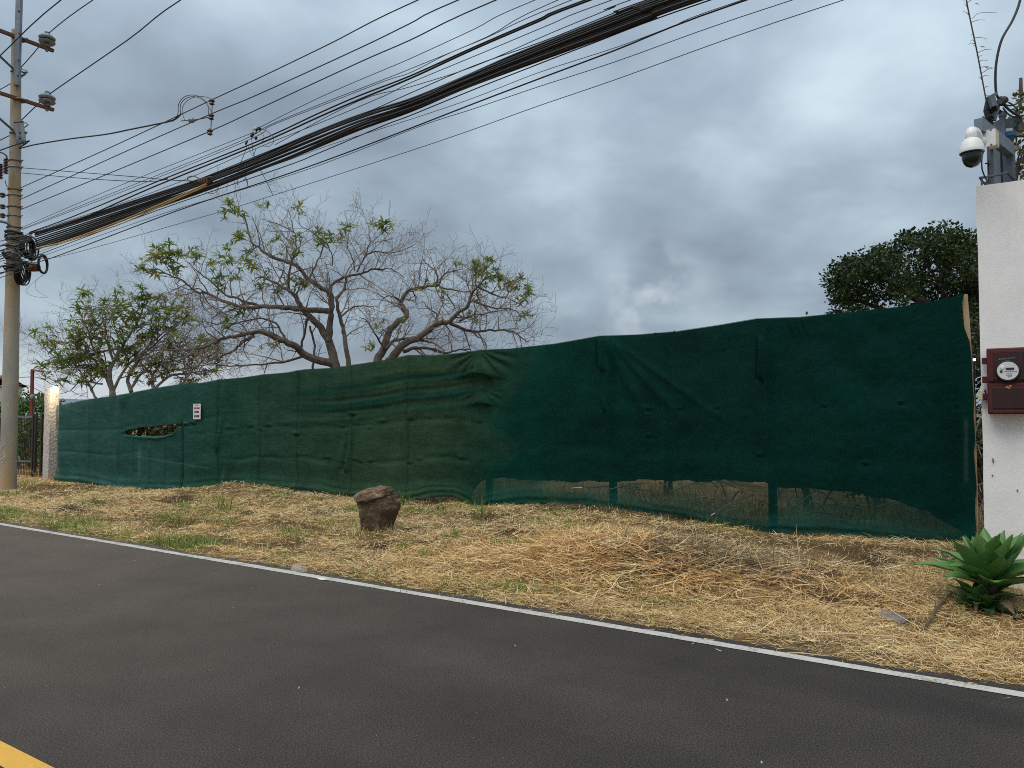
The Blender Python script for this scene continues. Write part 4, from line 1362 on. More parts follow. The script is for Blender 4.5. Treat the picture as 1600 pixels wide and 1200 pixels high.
# service drop to the left and its loops
cable([(0, 235), (30, 232), (55, 226), (110, 217), (165, 210), (205, 202), (240, 195), (270, 188), (283, 178)], 7.5, .014, 'twisted black service cable looping up to the spacer', 'black', 'service_cable', ext=False, extl=True)
for li_, (pth, rr_) in enumerate((([(270, 190), (278, 178), (279, 163), (287, 152), (300, 148.5), (314, 152), (324, 163), (326, 180)], .006),
                 ([(270, 189), (281, 180), (282, 164), (290, 154), (304, 151), (318, 157), (327, 168), (331, 178)], .006),
                 ([(289, 189), (285, 176), (286, 166), (296, 155), (310, 151), (324, 152), (332, 157)], .005))):
    cable(pth, 7.5, rr_, ('outermost', 'middle', 'innermost, thinnest')[li_] + ' black loop of wire left of the vertical spacer', 'black', 'wire_loop', ext=False, group='wire loops at the spacer')
cable([(283, 189), (298, 188), (312, 186), (327, 183)], 7.5, .008, 'short stay wire between the service cable and spacer', 'black', 'stay_wire', ext=False)
mb = MB(); cc = atn(299, 188, 7.48); mb.lathe(cc, [(.02, -.05), (.045, -.03), (.045, .03), (.02, .05)], 10, Matrix.Rotation(PI / 2, 3, 'Y') ); o = mb.build('strain_insulator', M['ceramic'], None); tag(o, 'small round insulator on the stay wire left of the spacer', 'insulator')
cable([(31, 262), (120, 269), (220, 277), (260, 281), (305, 283)], 7.5, .007, 'upper of two near level wires from the pole to the strand', 'black', 'level_wire', ext=False)
cable([(31, 270), (120, 278), (200, 283), (245, 283), (262, 279)], 7.5, .007, 'lower of two near level wires from the pole to the strand', 'black', 'level_wire', ext=False)
# vertical spacer
sp0 = atn(331, 157, 7.48)
spc = empty('line_spacer', sp0, 'vertical rod with three dark insulators tying the supply wires together', 'spacer')
mb = MB(sp0); mb.tube([atn(332, 157, 7.48), atn(329, 212, 7.48)], .008, 6); mb.build('rod', M['galv'], spc)
for px, py in ((331, 159), (330, 182), (328, 206)):
    mb = MB(sp0); c = atn(px, py, 7.47); mb.lathe(c, [(.015, -.055), (.045, -.04), (.03, -.01), (.05, .015), (.03, .04), (.012, .055)], 12); mb.build('insulator', M['brown_ceramic'], spc)
# splice closures with dangling ends
s0 = atn(399, 208, 7.4)
sc2 = empty('splice_closure', s0, 'cluster of black splice closures with dangling wire ends above the strand', 'closure')
for px, py, w, h in ((394, 211, 5, 7), (399, 204, 6, 9), (405, 201, 6, 5), (400, 216, 4, 5), (385, 223, 3, 7)):
    mb = MB(s0); c = atn(px, py, 7.4); k = 11.8 / F
    mb.lathe(c, [(.01, -h * k / 2), (w * k / 2, -h * k * .4), (w * k / 2, h * k * .4), (.01, h * k / 2)], 10, Matrix.Rotation(.5, 3, 'Y')); mb.build('closure', M['dark'], sc2)
for px, py in ((398.5, 200), (398, 206)):
    mb = MB(s0); mb.lathe(atn(px, py, 7.33), [(.004, -.02), (.02, -.012), (.02, .012), (.004, .02)], 10); mb.build('white_cap', M['white_plastic'], sc2)
for pth in ([(393, 214), (396, 240), (405, 262), (416, 283), (426, 304)], [(386, 226), (382, 240), (377, 252), (373, 266), (371, 289)], [(404, 203), (414, 203), (424, 211), (428, 220), (422, 228), (411, 228)], [(407, 205), (412, 212), (412, 218), (409, 222)], [(388, 229), (392, 239), (396, 243), (400, 232)], [(380, 281), (386, 280), (387, 292)], [(379, 262), (383, 276), (388, 292)]):
    mb = MB(s0); mb.tube(catmull([atn(x, y, 7.4) for x, y in pth], 4), .0045, 4); mb.build('wire_end', M['black'], sc2)
# tie where the level wires meet the strand
t0 = atn(318, 286, 7.4)
tie = empty('cable_tie', t0, 'knot of wraps where level wires meet the thick strand', 'cable tie')
mb = MB(t0)
for k in range(5):
    mb.torus(atn(312 + k * 4, 285 - k * 1.0, 7.4), .05, .010, Matrix.Rotation(1.2, 3, 'Y') @ Matrix.Rotation(.4 * k, 3, 'X'), 14, 5)
mb.build('wrap', M['rust'], tie)
mb = MB(t0); mb.tube(catmull([atn(x, y, 7.38) for x, y in ((308, 283), (296, 283), (293, 278), (300, 275), (309, 278), (316, 284))], 4), .007, 5); mb.build('wire_loop', M['black'], tie)
mb = MB(t0); mb.tube(catmull([atn(x, y, 7.38) for x, y in ((318, 298), (326, 302), (334, 302), (340, 297), (342, 290))], 4), .004, 4); mb.build('wire_loop', M['black'], tie)
# coils at the pole
for px, py, wx, hy, lab, nw in ((42, 386, 8, 17, 'fat roll of spare black cable hung right beside the pole', 9), (49, 388, 6, 18, 'narrow roll of spare black cable against the fat roll', 6),
                                (35, 429, 7, 17, 'low roll of spare black cable hanging in front of the pole', 5), (40, 424, 5, 16, 'slim coil just right of the low cable roll', 4), (67, 412, 6, 15, 'open ring of black cable farthest right from the pole', 5)):
    c = pp(px, py, .22 if px < 60 else .0)
    root = empty('cable_coil', c, lab, 'cable coil')
    mb = MB(c); rr = random.Random(px)
    Rr = hy * PD / F
    for k in range(nw):
        off = (rr.random() - .5) * (.10 if px < 60 else .03)
        rot = Matrix.Rotation(math.radians(98 if px < 45 else 95), 3, 'Z') @ Matrix.Rotation(PI / 2, 3, 'X') @ Matrix.Rotation(rr.uniform(-.08, .08), 3, 'X')
        mb.torus(c + Vector((off, rr.uniform(-.03, .03), rr.uniform(-.015, .015))), Rr * rr.uniform(.86, 1.0), .014, rot, 22, 5)
    mb.build('loops', M['black'], root)
    mb = MB(c); mb.tube([c + Vector((0, 0, Rr * .8)), c + Vector((-.12, 0, Rr * 1.1))], .01, 5); mb.build('hanger', M['galv_dark'], root)
bx = pp(53, 418, .1)
root = empty('splice_box', bx, 'rusty brown cylindrical splice box between the cable rings', 'box')
mb = MB(bx); mb.lathe(bx, [(.03, -.1), (.085, -.095), (.09, 0), (.085, .095), (.03, .1)], 14, Matrix.Rotation(PI / 2, 3, 'Y')); mb.build('drum', M['rust'], root)
mb = MB(bx); mb.lathe(bx + Vector((-.02, -.095, .01)), [(.004, -.03), (.025, -.02), (.025, .02), (.004, .03)], 10); mb.build('cap', M['tan_cable'], root)
cable([(66, 430), (56, 438), (45, 448), (41, 456), (50, 462), (66, 465), (74, 464), (62, 457), (55, 448), (58, 437), (68, 429)], 7.55, .003, 'loose thin wire drooping below the open cable ring', 'grey_wire', 'loose_wire', ext=False)
# cables leaving left of the pole
for k, (y0_, y1_) in enumerate(((372, 384), (380, 392), (388, 398), (396, 405), (404, 418), (412, 428), (422, 434))):
    cable([(20, y0_), (0, y1_), (-14, y1_ + 8)], NB, .012 if k % 2 else .008, ('topmost', 'second highest', 'third highest', 'middle', 'third lowest', 'second lowest', 'lowest')[k] + ' of the black cables running left from the pole out of the frame', 'black', 'strand_cable', ext=False, extl=True, group='cables left of the pole')
for a, b in (((0, 586), (60, 590)), ((0, 592), (48, 604))):
    P = [at(a[0] - 60, a[1] - 6, 34), at(a[0], a[1], 34), at((a[0] + b[0]) / 2, (a[1] + b[1]) / 2 + 1.5, 32), at(b[0], b[1], 30), at(b[0] + 30, b[1] + 16, 28)]
    mb = MB(P[0]); mb.tube(catmull(P, 4), .012, 4); o = mb.build('far_wire', M['black'], None); o.location = P[0]
    tag(o, 'thin dark wire strung to the red mast ' + ('high up' if a[1] < 590 else 'lower down'), 'wire')

# ------------------------------------------------------------------ wall top hardware at the right
cw = empty('dome_camera', at(1535, 205, 6.4), 'white dome security camera with smoked dome above the white wall', 'security camera')
c = at(1518.5, 236, 6.35)
k = 6.35 / F
mb = MB(cw.location)
mb.lathe(c, [(17.5 * k, -3 * k), (18 * k, 0), (17 * k, 4 * k), (16 * k, 9 * k), (14 * k, 14.5 * k), (10 * k, 19 * k), (6.5 * k, 21 * k), (6.5 * k, 22 * k), (.002, 22.2 * k)], 28)
mb.build('housing', M['white_plastic'], cw)
mb = MB(cw.location)
mb.lathe(c, [(14.2 * k, -1 * k), (14.4 * k, -8 * k), (14 * k, -13 * k), (12 * k, -19 * k), (8.5 * k, -23.5 * k), (4 * k, -25.6 * k), (.002, -26 * k)], 28)
mb.build('dome', M['dome'], cw)
mb = MB(cw.location); mb.lathe(c + Vector((0, 0, -1 * k)), [(16.5 * k, -3.5 * k), (17.6 * k, -2.4 * k), (17.3 * k, 0), (14 * k, .2 * k)], 28); mb.build('trim_ring', M['dark'], cw)
mb = MB(cw.location)
mb.tube(catmull([c + Vector((0, 0, 21 * k)), c + Vector((-.5 * k, 0, 27 * k)), c + Vector((3 * k, .02, 32 * k)), c + Vector((12 * k, .05, 31 * k)), c + Vector((20 * k, .09, 24 * k)), c + Vector((25 * k, .11, 21 * k))], 5), [8.5 * k] * 21 + [10 * k] * 5, 14)
mb.build('bracket_arm', M['white_plastic'], cw)
pc = at(1544.5, 216, 6.42)
mb = MB(cw.location); Rp = Matrix.Rotation(math.radians(-42), 3, 'Z'); mb.box(pc, (27 * k * .72, .012, 27 * k), Rp)
mb.build('mount_plate', M['white_plastic'], cw, False, .002)
mb = MB(cw.location)
for a, b in ((1548, 203), (1549, 226)): mb.lathe(at(a, b, 6.36), [(.004, -.008), (.008, -.004), (.008, .004), (.003, .008)], 8, Matrix.Rotation(PI / 2, 3, 'X'))
mb.build('screws', M['galv_dark'], cw)
jb = empty('junction_box', at(1553, 217, 6.55), 'beige junction box behind the dome camera mount', 'junction box')
mb = MB(jb.location); mb.box(at(1552, 218, 6.53), (.07, .11, .13), Matrix.Rotation(math.radians(-42), 3, 'Z')); mb.build('case', M['beige'], jb, False, .004)
fr = empty('steel_frame', at(1569, 287, 7.0), 'grey steel post and crossbar standing on the white wall', 'steel frame')
mb = MB(fr.location)
a = at(1529, 195, 6.40); b_ = at(1578, 235, 7.02); b_.z = a.z
dv = (b_ - a); ln = dv.length; ang = math.atan2(dv.y, dv.x)
mb.box((a + b_) / 2, (ln, .07, .115), Matrix.Rotation(ang, 3, 'Z')); mb.build('crossbar', M['galv'], fr, False, .004)
mb = MB(fr.location)
t_ = at(1577, 240, 7.06); l_ = at(1577, 300, 7.06); mb.box((t_ + l_) / 2, (.085, .085, t_.z - l_.z + .1), Matrix.Rotation(ang, 3, 'Z')); mb.build('post', M['galv_dark'], fr, False, .004)
mb = MB(fr.location); mb.box((at(1561.5, 190, 7.12) + at(1561.5, 300, 7.12)) / 2, (.075, .075, at(1561.5, 190, 7.12).z - at(1561.5, 300, 7.12).z), Matrix.Rotation(.3, 3, 'Z')); mb.build('post', M['galv'], fr, False, .004)
mb = MB(fr.location); mb.tube([at(1566.5, 178, 7.25), at(1566.5, 300, 7.25)], .028, 10); mb.lathe(at(1566.5, 178, 7.25), [(.034, -.03), (.036, .02), (.01, .03)], 10); mb.build('pipe', M['galv_dark'], fr)
cd = empty('conduit', at(1547.5, 290, 6.9), 'thin grey conduit standing on the wall left of the steel post', 'conduit')
mb = MB(cd.location); mb.box((at(1547.5, 224, 6.85) + at(1547.5, 300, 6.85)) / 2, (.036, .036, at(1547.5, 224, 6.85).z - at(1547.5, 300, 6.85).z), Matrix.Rotation(.3, 3, 'Z')); mb.build('tube', M['galv_dark'], cd, False, .003)
mb = MB(cd.location); mb.tube([at(1544.4, 251, 6.85), at(1544.4, 290, 6.85)], .006, 5); mb.tube([at(1540, 255.5, 6.82), at(1545, 255.5, 6.85)], .008, 5); mb.build('clip', M['dark'], cd)
mb = MB(); P = [at(1531, 278, 6.72), at(1546, 276, 6.8), at(1562, 272.5, 6.9), at(1574, 269.5, 6.95), at(1585, 281, 7.0)]
mb.tube(P, .012, 6); mb.tube([at(1531, 278, 6.72), at(1534.5, 283, 6.74), at(1541, 289, 6.78)], .010, 6); mb.tube([at(1534, 276, 6.7), at(1534, 291, 6.75)], .008, 6); mb.tube([at(1540, 284, 6.8), at(1541.5, 289, 6.8)], .018, 6)
tag(mb.build('wall_bracket', M['galv_dark'], None), 'thin bent metal rod bracket lying along the wall top', 'bracket')
gb = empty('equipment_box', at(1578, 200, 7.35), 'dark grey box behind the steel post above the wall', 'box')
mb = MB(gb.location); mb.box(at(1579, 198, 7.4), (.19, .12, .15), Matrix.Rotation(-.25, 3, 'Y')); mb.build('case', M['galv_dark'], gb, False, .006)
mb = MB(gb.location); mb.box(at(1575, 203, 7.32), (.09, .01, .03), Matrix.Rotation(-.1, 3, 'Y')); mb.build('plate', M['white_plastic'], gb, False)
bl = empty('blue_lamp', at(1577, 214, 7.2), 'small blue plastic fitting hanging under the dark box', 'fitting')
mb = MB(bl.location); mb.lathe(at(1576.5, 213, 7.2), [(.02, -.07), (.035, -.06), (.045, -.03), (.066, -.012), (.066, .03), (.05, .035)], 16); mb.build('shell', M['blue'], bl)
mb = MB(bl.location); mb.lathe(at(1582, 230, 7.2), [(.04, -.04), (.05, -.02), (.05, .03), (.02, .045)], 12); mb.build('base', M['beige'], bl)
# cable head: dead-end grips and weather head
wh = empty('cable_tangle', at(1552, 170, 7.0), 'tangle of black cable ends and clamps on top of the steel post', 'cable tangle')
mb = MB(wh.location); rr = random.Random(8)
mb.tube([at(1543, 158, 7.0), at(1541.5, 172, 7.0), at(1544, 184, 7.0), at(1550, 195, 7.0)], [.02, .028, .026, .018], 8)
for kk in range(14):
    px, py = rr.uniform(1545, 1566), rr.uniform(150, 184)
    mb.box(at(px, py, 7 + rr.uniform(-.08, .08)), (rr.uniform(.02, .05), .05, rr.uniform(.02, .05)), Matrix.Rotation(rr.uniform(0, 3), 3, 'Y') @ Matrix.Rotation(rr.uniform(0, 3), 3, 'X'))
mb.build('clamps', M['dark'], wh, False)
mb = MB(wh.location)
mb.box(at(1551, 160, 6.9), (.05, .04, .075), Matrix.Rotation(-.3, 3, 'Y')); mb.box(at(1549, 151, 6.95), (.09, .05, .03), Matrix.Rotation(-.5, 3, 'Y')); mb.tube([at(1553, 188, 6.98), at(1557, 172, 6.98), at(1560, 165, 6.98)], [.02, .026, .014], 8)
mb.build('grip', M['galv'], wh, False)
mb = MB(wh.location); mb.lathe(at(1567, 158, 7.0), [(.01, -.05), (.035, -.03), (.035, .03), (.01, .05)], 10, Matrix.Rotation(.9, 3, 'Y')); mb.build('weather_head', M['dark'], wh)


def loose(px, Y, r, label, mat='black', name='service_cable', group=None):
    P = [at(x, y, Y if not isinstance(Y, (list, tuple)) else Y[i]) for i, (x, y) in enumerate(px)]
    mb = MB(P[0]); mb.tube(catmull(P, 6), r, 6); o = mb.build(name, M[mat], None); o.location = P[0]
    return tag(o, label, 'cable', group)


loose([(1690, -420), (1640, -180), (1600, -40), (1594, 0), (1583, 30), (1567, 58), (1560, 80), (1556, 105), (1555.5, 132), (1558, 150), (1568, 163), (1580, 174), (1595, 183)], 7.0, .011, 'thick black cable curving down to the post above the wall')
loose([(1567, 168), (1575, 178), (1586, 183), (1600, 180)], 7.0, .007, 'lower black loop running right from the cable tangle')
loose([(1564, 160), (1576, 165), (1588, 162), (1598, 152)], 7.0, .007, 'upper black loop running right from the cable tangle')
loose([(1573, 223), (1583, 214), (1600, 212)], 7.1, .006, 'black lead running right from the blue fitting')
loose([(1537, 234), (1534, 250), (1535, 266), (1541, 280), (1546, 286)], 6.6, .006, 'black lead hanging down from the dome camera')
loose([(1535, 182), (1541, 188), (1543, 196), (1541, 205)], 6.5, .006, 'short black loop of lead over the crossbar end')
# stay wire overgrown by a climber
vw = empty('vine_wire', at(1541, 160, 7.0), 'thin stay wire wound with a dry climbing tendril', 'vine')
base_ = [(1440, -520), (1480, -230), (1507, -30), (1510, 0), (1518, 40), (1526, 78), (1533, 115), (1541, 158)]
mb = MB(vw.location); P = catmull([at(x, y, 7.0) for x, y in base_], 8); mb.tube(P, .0065, 5); mb.build('stay', M['vine'], vw)
mb = MB(vw.location); rr = random.Random(4)
for i in range(4, len(P) - 2):
    if rr.random() < .8:
        a = P[i]; d = Vector((rr.uniform(-.06, .12), rr.uniform(-.04, .04), rr.uniform(-.02, .06)))
        mb.tube([a, a + d * .5 + Vector((0, 0, .012)), a + d], [.003, .0025, .0015], 4)
mb.tube(catmull([at(x, y, 7.0) for x, y in ((1519, 30), (1525, 23), (1532, 20), (1545, 19.5), (1558, 19))], 4), .002, 4)
mb.build('tendrils', M['vine'], vw)['kind'] = 'stuff'
mb = MB(vw.location)
for px, py in ((1531, 73), (1538, 106), (1522, 6)):
    a = at(px, py, 7.0); mb.add([a, a + Vector((.03, .01, .012)), a + Vector((.055, 0, -.006)), a + Vector((.028, -.012, -.012))], [(0, 1, 2, 3)])
mb.build('leaves', M['leaf_a'], vw, False)
# vine at the right edge above the wall
vr = empty('climbing_vine', at(1590, 285, 7.2), 'half dead climbing vine hanging at the right edge above the wall', 'vine')
mb = MB(vr.location); rr = random.Random(9)
for pth in ([(1586, 300), (1592, 262), (1596, 240), (1588, 222), (1590, 190), (1595, 160), (1596, 130)], [(1586, 285), (1590, 250), (1598, 232), (1606, 228)], [(1590, 172), (1584, 165), (1576, 160)], [(1592, 200), (1598, 210), (1604, 206)], [(1606, 250), (1596, 246), (1590, 256), (1588, 272)], [(1578, 240), (1588, 234), (1602, 236)]):
    mb.tube(catmull([at(x, y, 7.2 + rr.uniform(-.1, .1)) for x, y in pth], 5), .008, 5)
mb.tube([at(1595, 122, 7.2), at(1595, 150, 7.2)], [.014, .018], 6)
mb.build('stems', M['vine'], vr)
vv = []; ff = []; cc_ = []
for kk in range(330):
    px, py = (rr.gauss(1596, 6), rr.uniform(140, 290))
    if py > 225: px = rr.gauss(1600, 7)
    a = np.array(at(px, py, 7.2 + rr.uniform(-.2, .2))); d = np.array([rr.uniform(-1, 1), rr.uniform(-1, 1), rr.uniform(-1, .5)]); d /= np.linalg.norm(d); s_ = np.cross(d, [rr.uniform(-1, 1), rr.uniform(-1, 1), 1]); s_ /= np.linalg.norm(s_)
    L_l = rr.uniform(.03, .07); k_ = len(vv)
    vv += [a, a + d * L_l * .5 + s_ * L_l * .3, a + d * L_l, a + d * L_l * .5 - s_ * L_l * .3]; ff.append((k_, k_ + 1, k_ + 2, k_ + 3))
    col = rr.choice([(.10, .13, .04), (.2, .15, .08), (.14, .1, .06), (.06, .11, .03)]); cc_ += [col] * 4
o = np_mesh('leaves', np.array(vv) - np.array(vr.location), np.array(ff), M['foliage'], vr, np.array(cc_)); o['kind'] = 'stuff'

# ------------------------------------------------------------------ electricity meter box
mu0 = un(atn(1543.5, 600, WN))[0]; mu1 = un(atn(1611, 600, WN))[0]
mz1 = atn(1550, 545, WN - .1).z; mz0 = atn(1550, 647, WN - .1).z
mroot = empty('meter_box', rn((mu0 + mu1) / 2, WN, mz0), 'maroon electricity meter box with a round grey meter on the white wall', 'meter box')
MD = .16
mc = rn((mu0 + mu1) / 2, WN - MD / 2 + .005, (mz0 + mz1) / 2); mw = mu1 - mu0; mh = mz1 - mz0
mb = MB(mroot.location); mb.box(mc, (mw, MD, mh), R2); mb.build('case', M['meter_red'], mroot, False, .008)
fn = WN - MD - .006
def mpt(fu, fz, n_=fn): return rn(mu0 + mw * fu, n_, mz0 + mh * fz)
def plate(f0, f1, z0, z1, th, mat, nm, bev=.003, n_=fn, lab=None):
    mb = MB(mroot.location); mb.box(mpt((f0 + f1) / 2, (z0 + z1) / 2, n_), (mw * (f1 - f0), th, mh * (z1 - z0)), R2); o = mb.build(nm, mat, mroot, False, bev)
    return o
plate(.03, .97, .50, .985, .02, M['meter_red'], 'upper_door')
plate(.03, .97, .02, .46, .02, M['meter_red'], 'lower_door')
plate(.15, .85, .52, .92, .012, M['meter_dark'], 'window', .003, fn - .012)
plate(.12, .88, .08, .40, .012, M['meter_dark'], 'lower_panel', .003, fn - .012)
for a, b, c_, d in ((.10, .15, .50, .94), (.85, .90, .50, .94), (.10, .90, .92, .955)):
    plate(a, b, c_, d, .018, M['meter_red'], 'window_frame', .002, fn - .012)
plate(.1, .92, .02, .06, .018, M['meter_red'], 'bottom_ledge', .002, fn - .012)
fc = mpt(.485, .645, fn - .02)
rx = Matrix.Rotation(math.atan2(-N2[0], N2[1]) , 3, 'Z') @ Matrix.Rotation(PI / 2, 3, 'X')
mr_ = 15.3 * 6.0 / F
mb = MB(mroot.location); mb.lathe(fc, [(mr_ * 1.2, -.02), (mr_ * 1.22, .012), (mr_ * 1.08, .03), (mr_ * 1.02, .022), (mr_ * .9, .02)], 30, rx); meter = mb.build('meter', M['dark'], mroot)
mb = MB(mroot.location); mb.lathe(fc, [(mr_, .0), (mr_, .026), (mr_ * .96, .03), (.002, .03)], 30, rx); face = mb.build('dial', M['meter_face'], meter)
ex = Vector((D2[0], D2[1], 0)); ez = Vector((0, 0, 1)); en = -Vector((N2[0], N2[1], 0))
def onface(a, b): return fc + ex * (a * mr_) + ez * (b * mr_) + en * .032
mb = MB(mroot.location); mb.box(onface(.2, .22), (mr_ * .75, .004, mr_ * .22), R2); mb.build('display', M['dark'], meter, False)
mb = MB(mroot.location); mb.lathe(onface(-.48, .42), [(.004, -.004), (.016, 0), (.015, .004), (.003, .005)], 14, rx); mb.build('button', M['white_plastic'], meter)
mb = MB(mroot.location); mb.lathe(onface(-.6, -.05), [(.004, -.004), (.011, 0), (.010, .003), (.003, .004)], 12, rx); mb.build('port', M['dark'], meter)
mb = MB(mroot.location)
rr = random.Random(2)
for (b, x0, x1) in ((-.06, -.3, .75), (-.3, -.1, .35), (-.48, -.15, .4), (-.62, 0, .3)):
    x = x0
    while x < x1:
        w = rr.uniform(.05, .12); mb.box(onface(x + w / 2, b), (mr_ * w, .0015, mr_ * .06), R2); x += w + .04
mb.build('fine_print', M['galv'], meter, False)
# embossed lettering above the meter: small illegible raised marks along an arc
mb = MB(mroot.location)
for i in range(9):
    a = -.75 + i * .17; z = .0
    mb.box(fc + ex * (mr_ * a) + ez * (mr_ * (1.3 + .16 * (a + .75) * .5)) + en * .0, (mr_ * .1, .006, mr_ * .13), R2 @ Matrix.Rotation(.25 * (i % 3 - 1), 3, 'Y'))
mb.build('embossed_marks', M['galv'], mroot, False)
mb = MB(mroot.location); c = mpt(.475, .40, fn - .02); mb.box(c, (.03, .008, .014), R2 @ Matrix.Rotation(.4, 3, 'Y')); mb.box(c + ex * .018 + ez * .012, (.022, .008, .012), R2); mb.build('painted_reflection', M['orange'], mroot, False)  # orange bits stand in for a lamp's reflection on the box
for fz in (.82, .53, .27):
    mb = MB(mroot.location); mb.box(rn(mu0 - .018, WN - .06, mz0 + mh * fz), (.04, .05, .055), R2); mb.build('hinge', M['meter_red'], mroot, False, .004)
hs = empty('conduit_fitting', rn(mu0 - .05, WN - .03, mz0 + mh * .3), 'brass coloured fitting stuck on the wall edge left of the meter box', 'fitting')
mb = MB(hs.location); mb.box(rn(mu0 - .045, WN - .035, mz0 + mh * .295), (.05, .06, .085), R2); mb.build('body', M['beige'], hs, False, .006)
mb = MB(hs.location); mb.tube([rn(mu0 - .03, WN - .05, mz0 + mh * .36), rn(mu0 - .01, WN - .05, mz0 + mh * .36)], .018, 8); mb.build('nut', M['dark'], hs)

# ------------------------------------------------------------------ plants: agave in front of the wall
def agave_leaf(L, Wd, curl, ch=.28, nseg=10, ncr=4):
    vs = []; fs = []
    x = 0; z = 0; a = 0
    for i in range(nseg + 1):
        t = i / nseg
        w = Wd * (0.42 + 1.35 * t) * (1 if t < .42 else 1) if t < .43 else Wd * (1.0 - ((t - .43) / .57) ** 1.9)
        w = max(w, .001) if t < 1 else .0005
        if t < .43: w = Wd * (.45 + .55 * math.sin(t / .43 * PI / 2))
        if i > 0:
            x += math.cos(a) * L / nseg; z += math.sin(a) * L / nseg
        a += curl / nseg * (0.4 + 1.4 * t)
        for j in range(ncr + 1):
            s = j / ncr * 2 - 1
            dz_ = ch * w * (s * s) * (1 - .3 * t)
            edge = .006 * math.sin(t * 17 + s * 2) * abs(s)
            vs.append((x - math.sin(a) * dz_, s * w, z + math.cos(a) * dz_ + edge))
    for i in range(nseg):
        for j in range(ncr):
            k = i * (ncr + 1) + j; fs.append((k, k + ncr + 1, k + ncr + 2, k + 1))
    k = len(vs)                        # fleshy underside
    n_ = len(vs)
    for i in range(nseg + 1):
        t = i / nseg
        for j in range(ncr + 1):
            s = j / ncr * 2 - 1
            v = vs[i * (ncr + 1) + j]; th = .022 * (1 - s * s) * (1 - .9 * t) + .0015
            vs.append((v[0], v[1], v[2] - th))
    for i in range(nseg):
        for j in range(ncr):
            q_ = n_ + i * (ncr + 1) + j; fs.append((q_, q_ + 1, q_ + ncr + 2, q_ + ncr + 1))
    me = bpy.data.meshes.new('leaf'); me.from_pydata(vs, [], fs)
    me.polygons.foreach_set('use_smooth', [True] * len(me.polygons))
    return me


ag = atz(1549, 953, .09)
agr = empty('agave_plant', ag, 'green agave rosette with broad pointed leaves in front of the white wall', 'agave')
lm = [agave_leaf(.44, .096, c, .38) for c in (-.15, .12, .35)] + [agave_leaf(.50, .092, c, .36) for c in (-.55, -.3)]
for me in lm: me.materials.append(M['agave'])
hc_ = Vector((0, 0, .19))
mb = MB(); mb.tube([(0, 0, -.06), (.01, 0, .08), (0, 0, .24)], [.05, .055, .045], 10); mb.build('stem', M['vine'], agr)
rr = random.Random(21)
NL = 29
for k in range(NL):
    t = k / (NL - 1)
    az = k * 2.39996 + .9 + rr.uniform(-.22, .22)
    el = math.radians(20 + 56 * t ** 1.3) + rr.uniform(-.09, .09)
    me = lm[4 if t < .2 else 3 if t < .4 else 2 if (t < .6 and k % 2) else 1 if t < .8 else 0]
    o = bpy.data.objects.new('leaf', me); link(o, agr)
    s = (1.0 - .16 * t) * rr.uniform(.92, 1.06)
    o.rotation_euler = Matrix.Rotation(az, 3, 'Z').to_euler() if False else (Matrix.Rotation(az, 3, 'Z') @ Matrix.Rotation(-el, 3, 'Y') @ Matrix.Rotation(rr.uniform(-.3, .3), 3, 'X')).to_euler()
    o.scale = (s * rr.uniform(.88, 1.1), s * rr.uniform(.85, 1.12), s)
    o.location = hc_ + Vector((math.cos(az) * .03 * (1 - t), math.sin(az) * .03 * (1 - t), .10 * t))
dry = agave_leaf(.34, .05, -.9, .5); dry.materials.append(M['dry_leaf'])
for k in range(7):
    o = bpy.data.objects.new('dead_leaf', dry); link(o, agr)
    az = k * .9 + rr.uniform(-.2, .2); s = rr.uniform(.7, 1.0)
    o.rotation_euler = (Matrix.Rotation(az, 3, 'Z') @ Matrix.Rotation(rr.uniform(.1, .4), 3, 'Y') @ Matrix.Rotation(rr.uniform(-.5, .5), 3, 'X')).to_euler()
    o.scale = (s, s * .8, s); o.location = (0, 0, .15)
lows = agave_leaf(.24, .055, -.4); lows.materials.append(M['agave_low'])
pup = empty('agave_offset', ag + Vector((-.10, -.06, 0)), 'small low leafy offset at the foot of the agave', 'agave')
for k in range(24):
    az = k * 2.39996 + 2.0; el = math.radians(8 + 50 * (k / 23)) + rr.uniform(-.1, .1)
    o = bpy.data.objects.new('leaf', lows); link(o, pup)
    s = rr.uniform(.7, 1.1)
    o.rotation_euler = (Matrix.Rotation(az, 3, 'Z') @ Matrix.Rotation(-el, 3, 'Y')).to_euler(); o.scale = (s, s, s); o.location = (rr.uniform(-.05, .05), rr.uniform(-.05, .05), .03 + .07 * k / 23)
# flat fallen leaves at the foot
for px, py, az, ln_, lab in ((1560, 962, .1, 1.3, 'long pale fallen leaf lying right of the agave foot'), (1585, 972, .5, 1.0, 'dry dark fallen leaf at the right edge below the agave')):
    p = atz(px, py, .08); p.z = tz(p.x, p.y) + .04
    o = bpy.data.objects.new('fallen_leaf', lows if ln_ > 1.1 else agave_leaf(.3, .03, -.1)); link(o); o.location = p; o.rotation_euler = (0, .08, az); o.scale = (ln_,) * 3
    if not o.data.materials: o.data.materials.append(M['vine'])
    tag(o, lab, 'leaf')

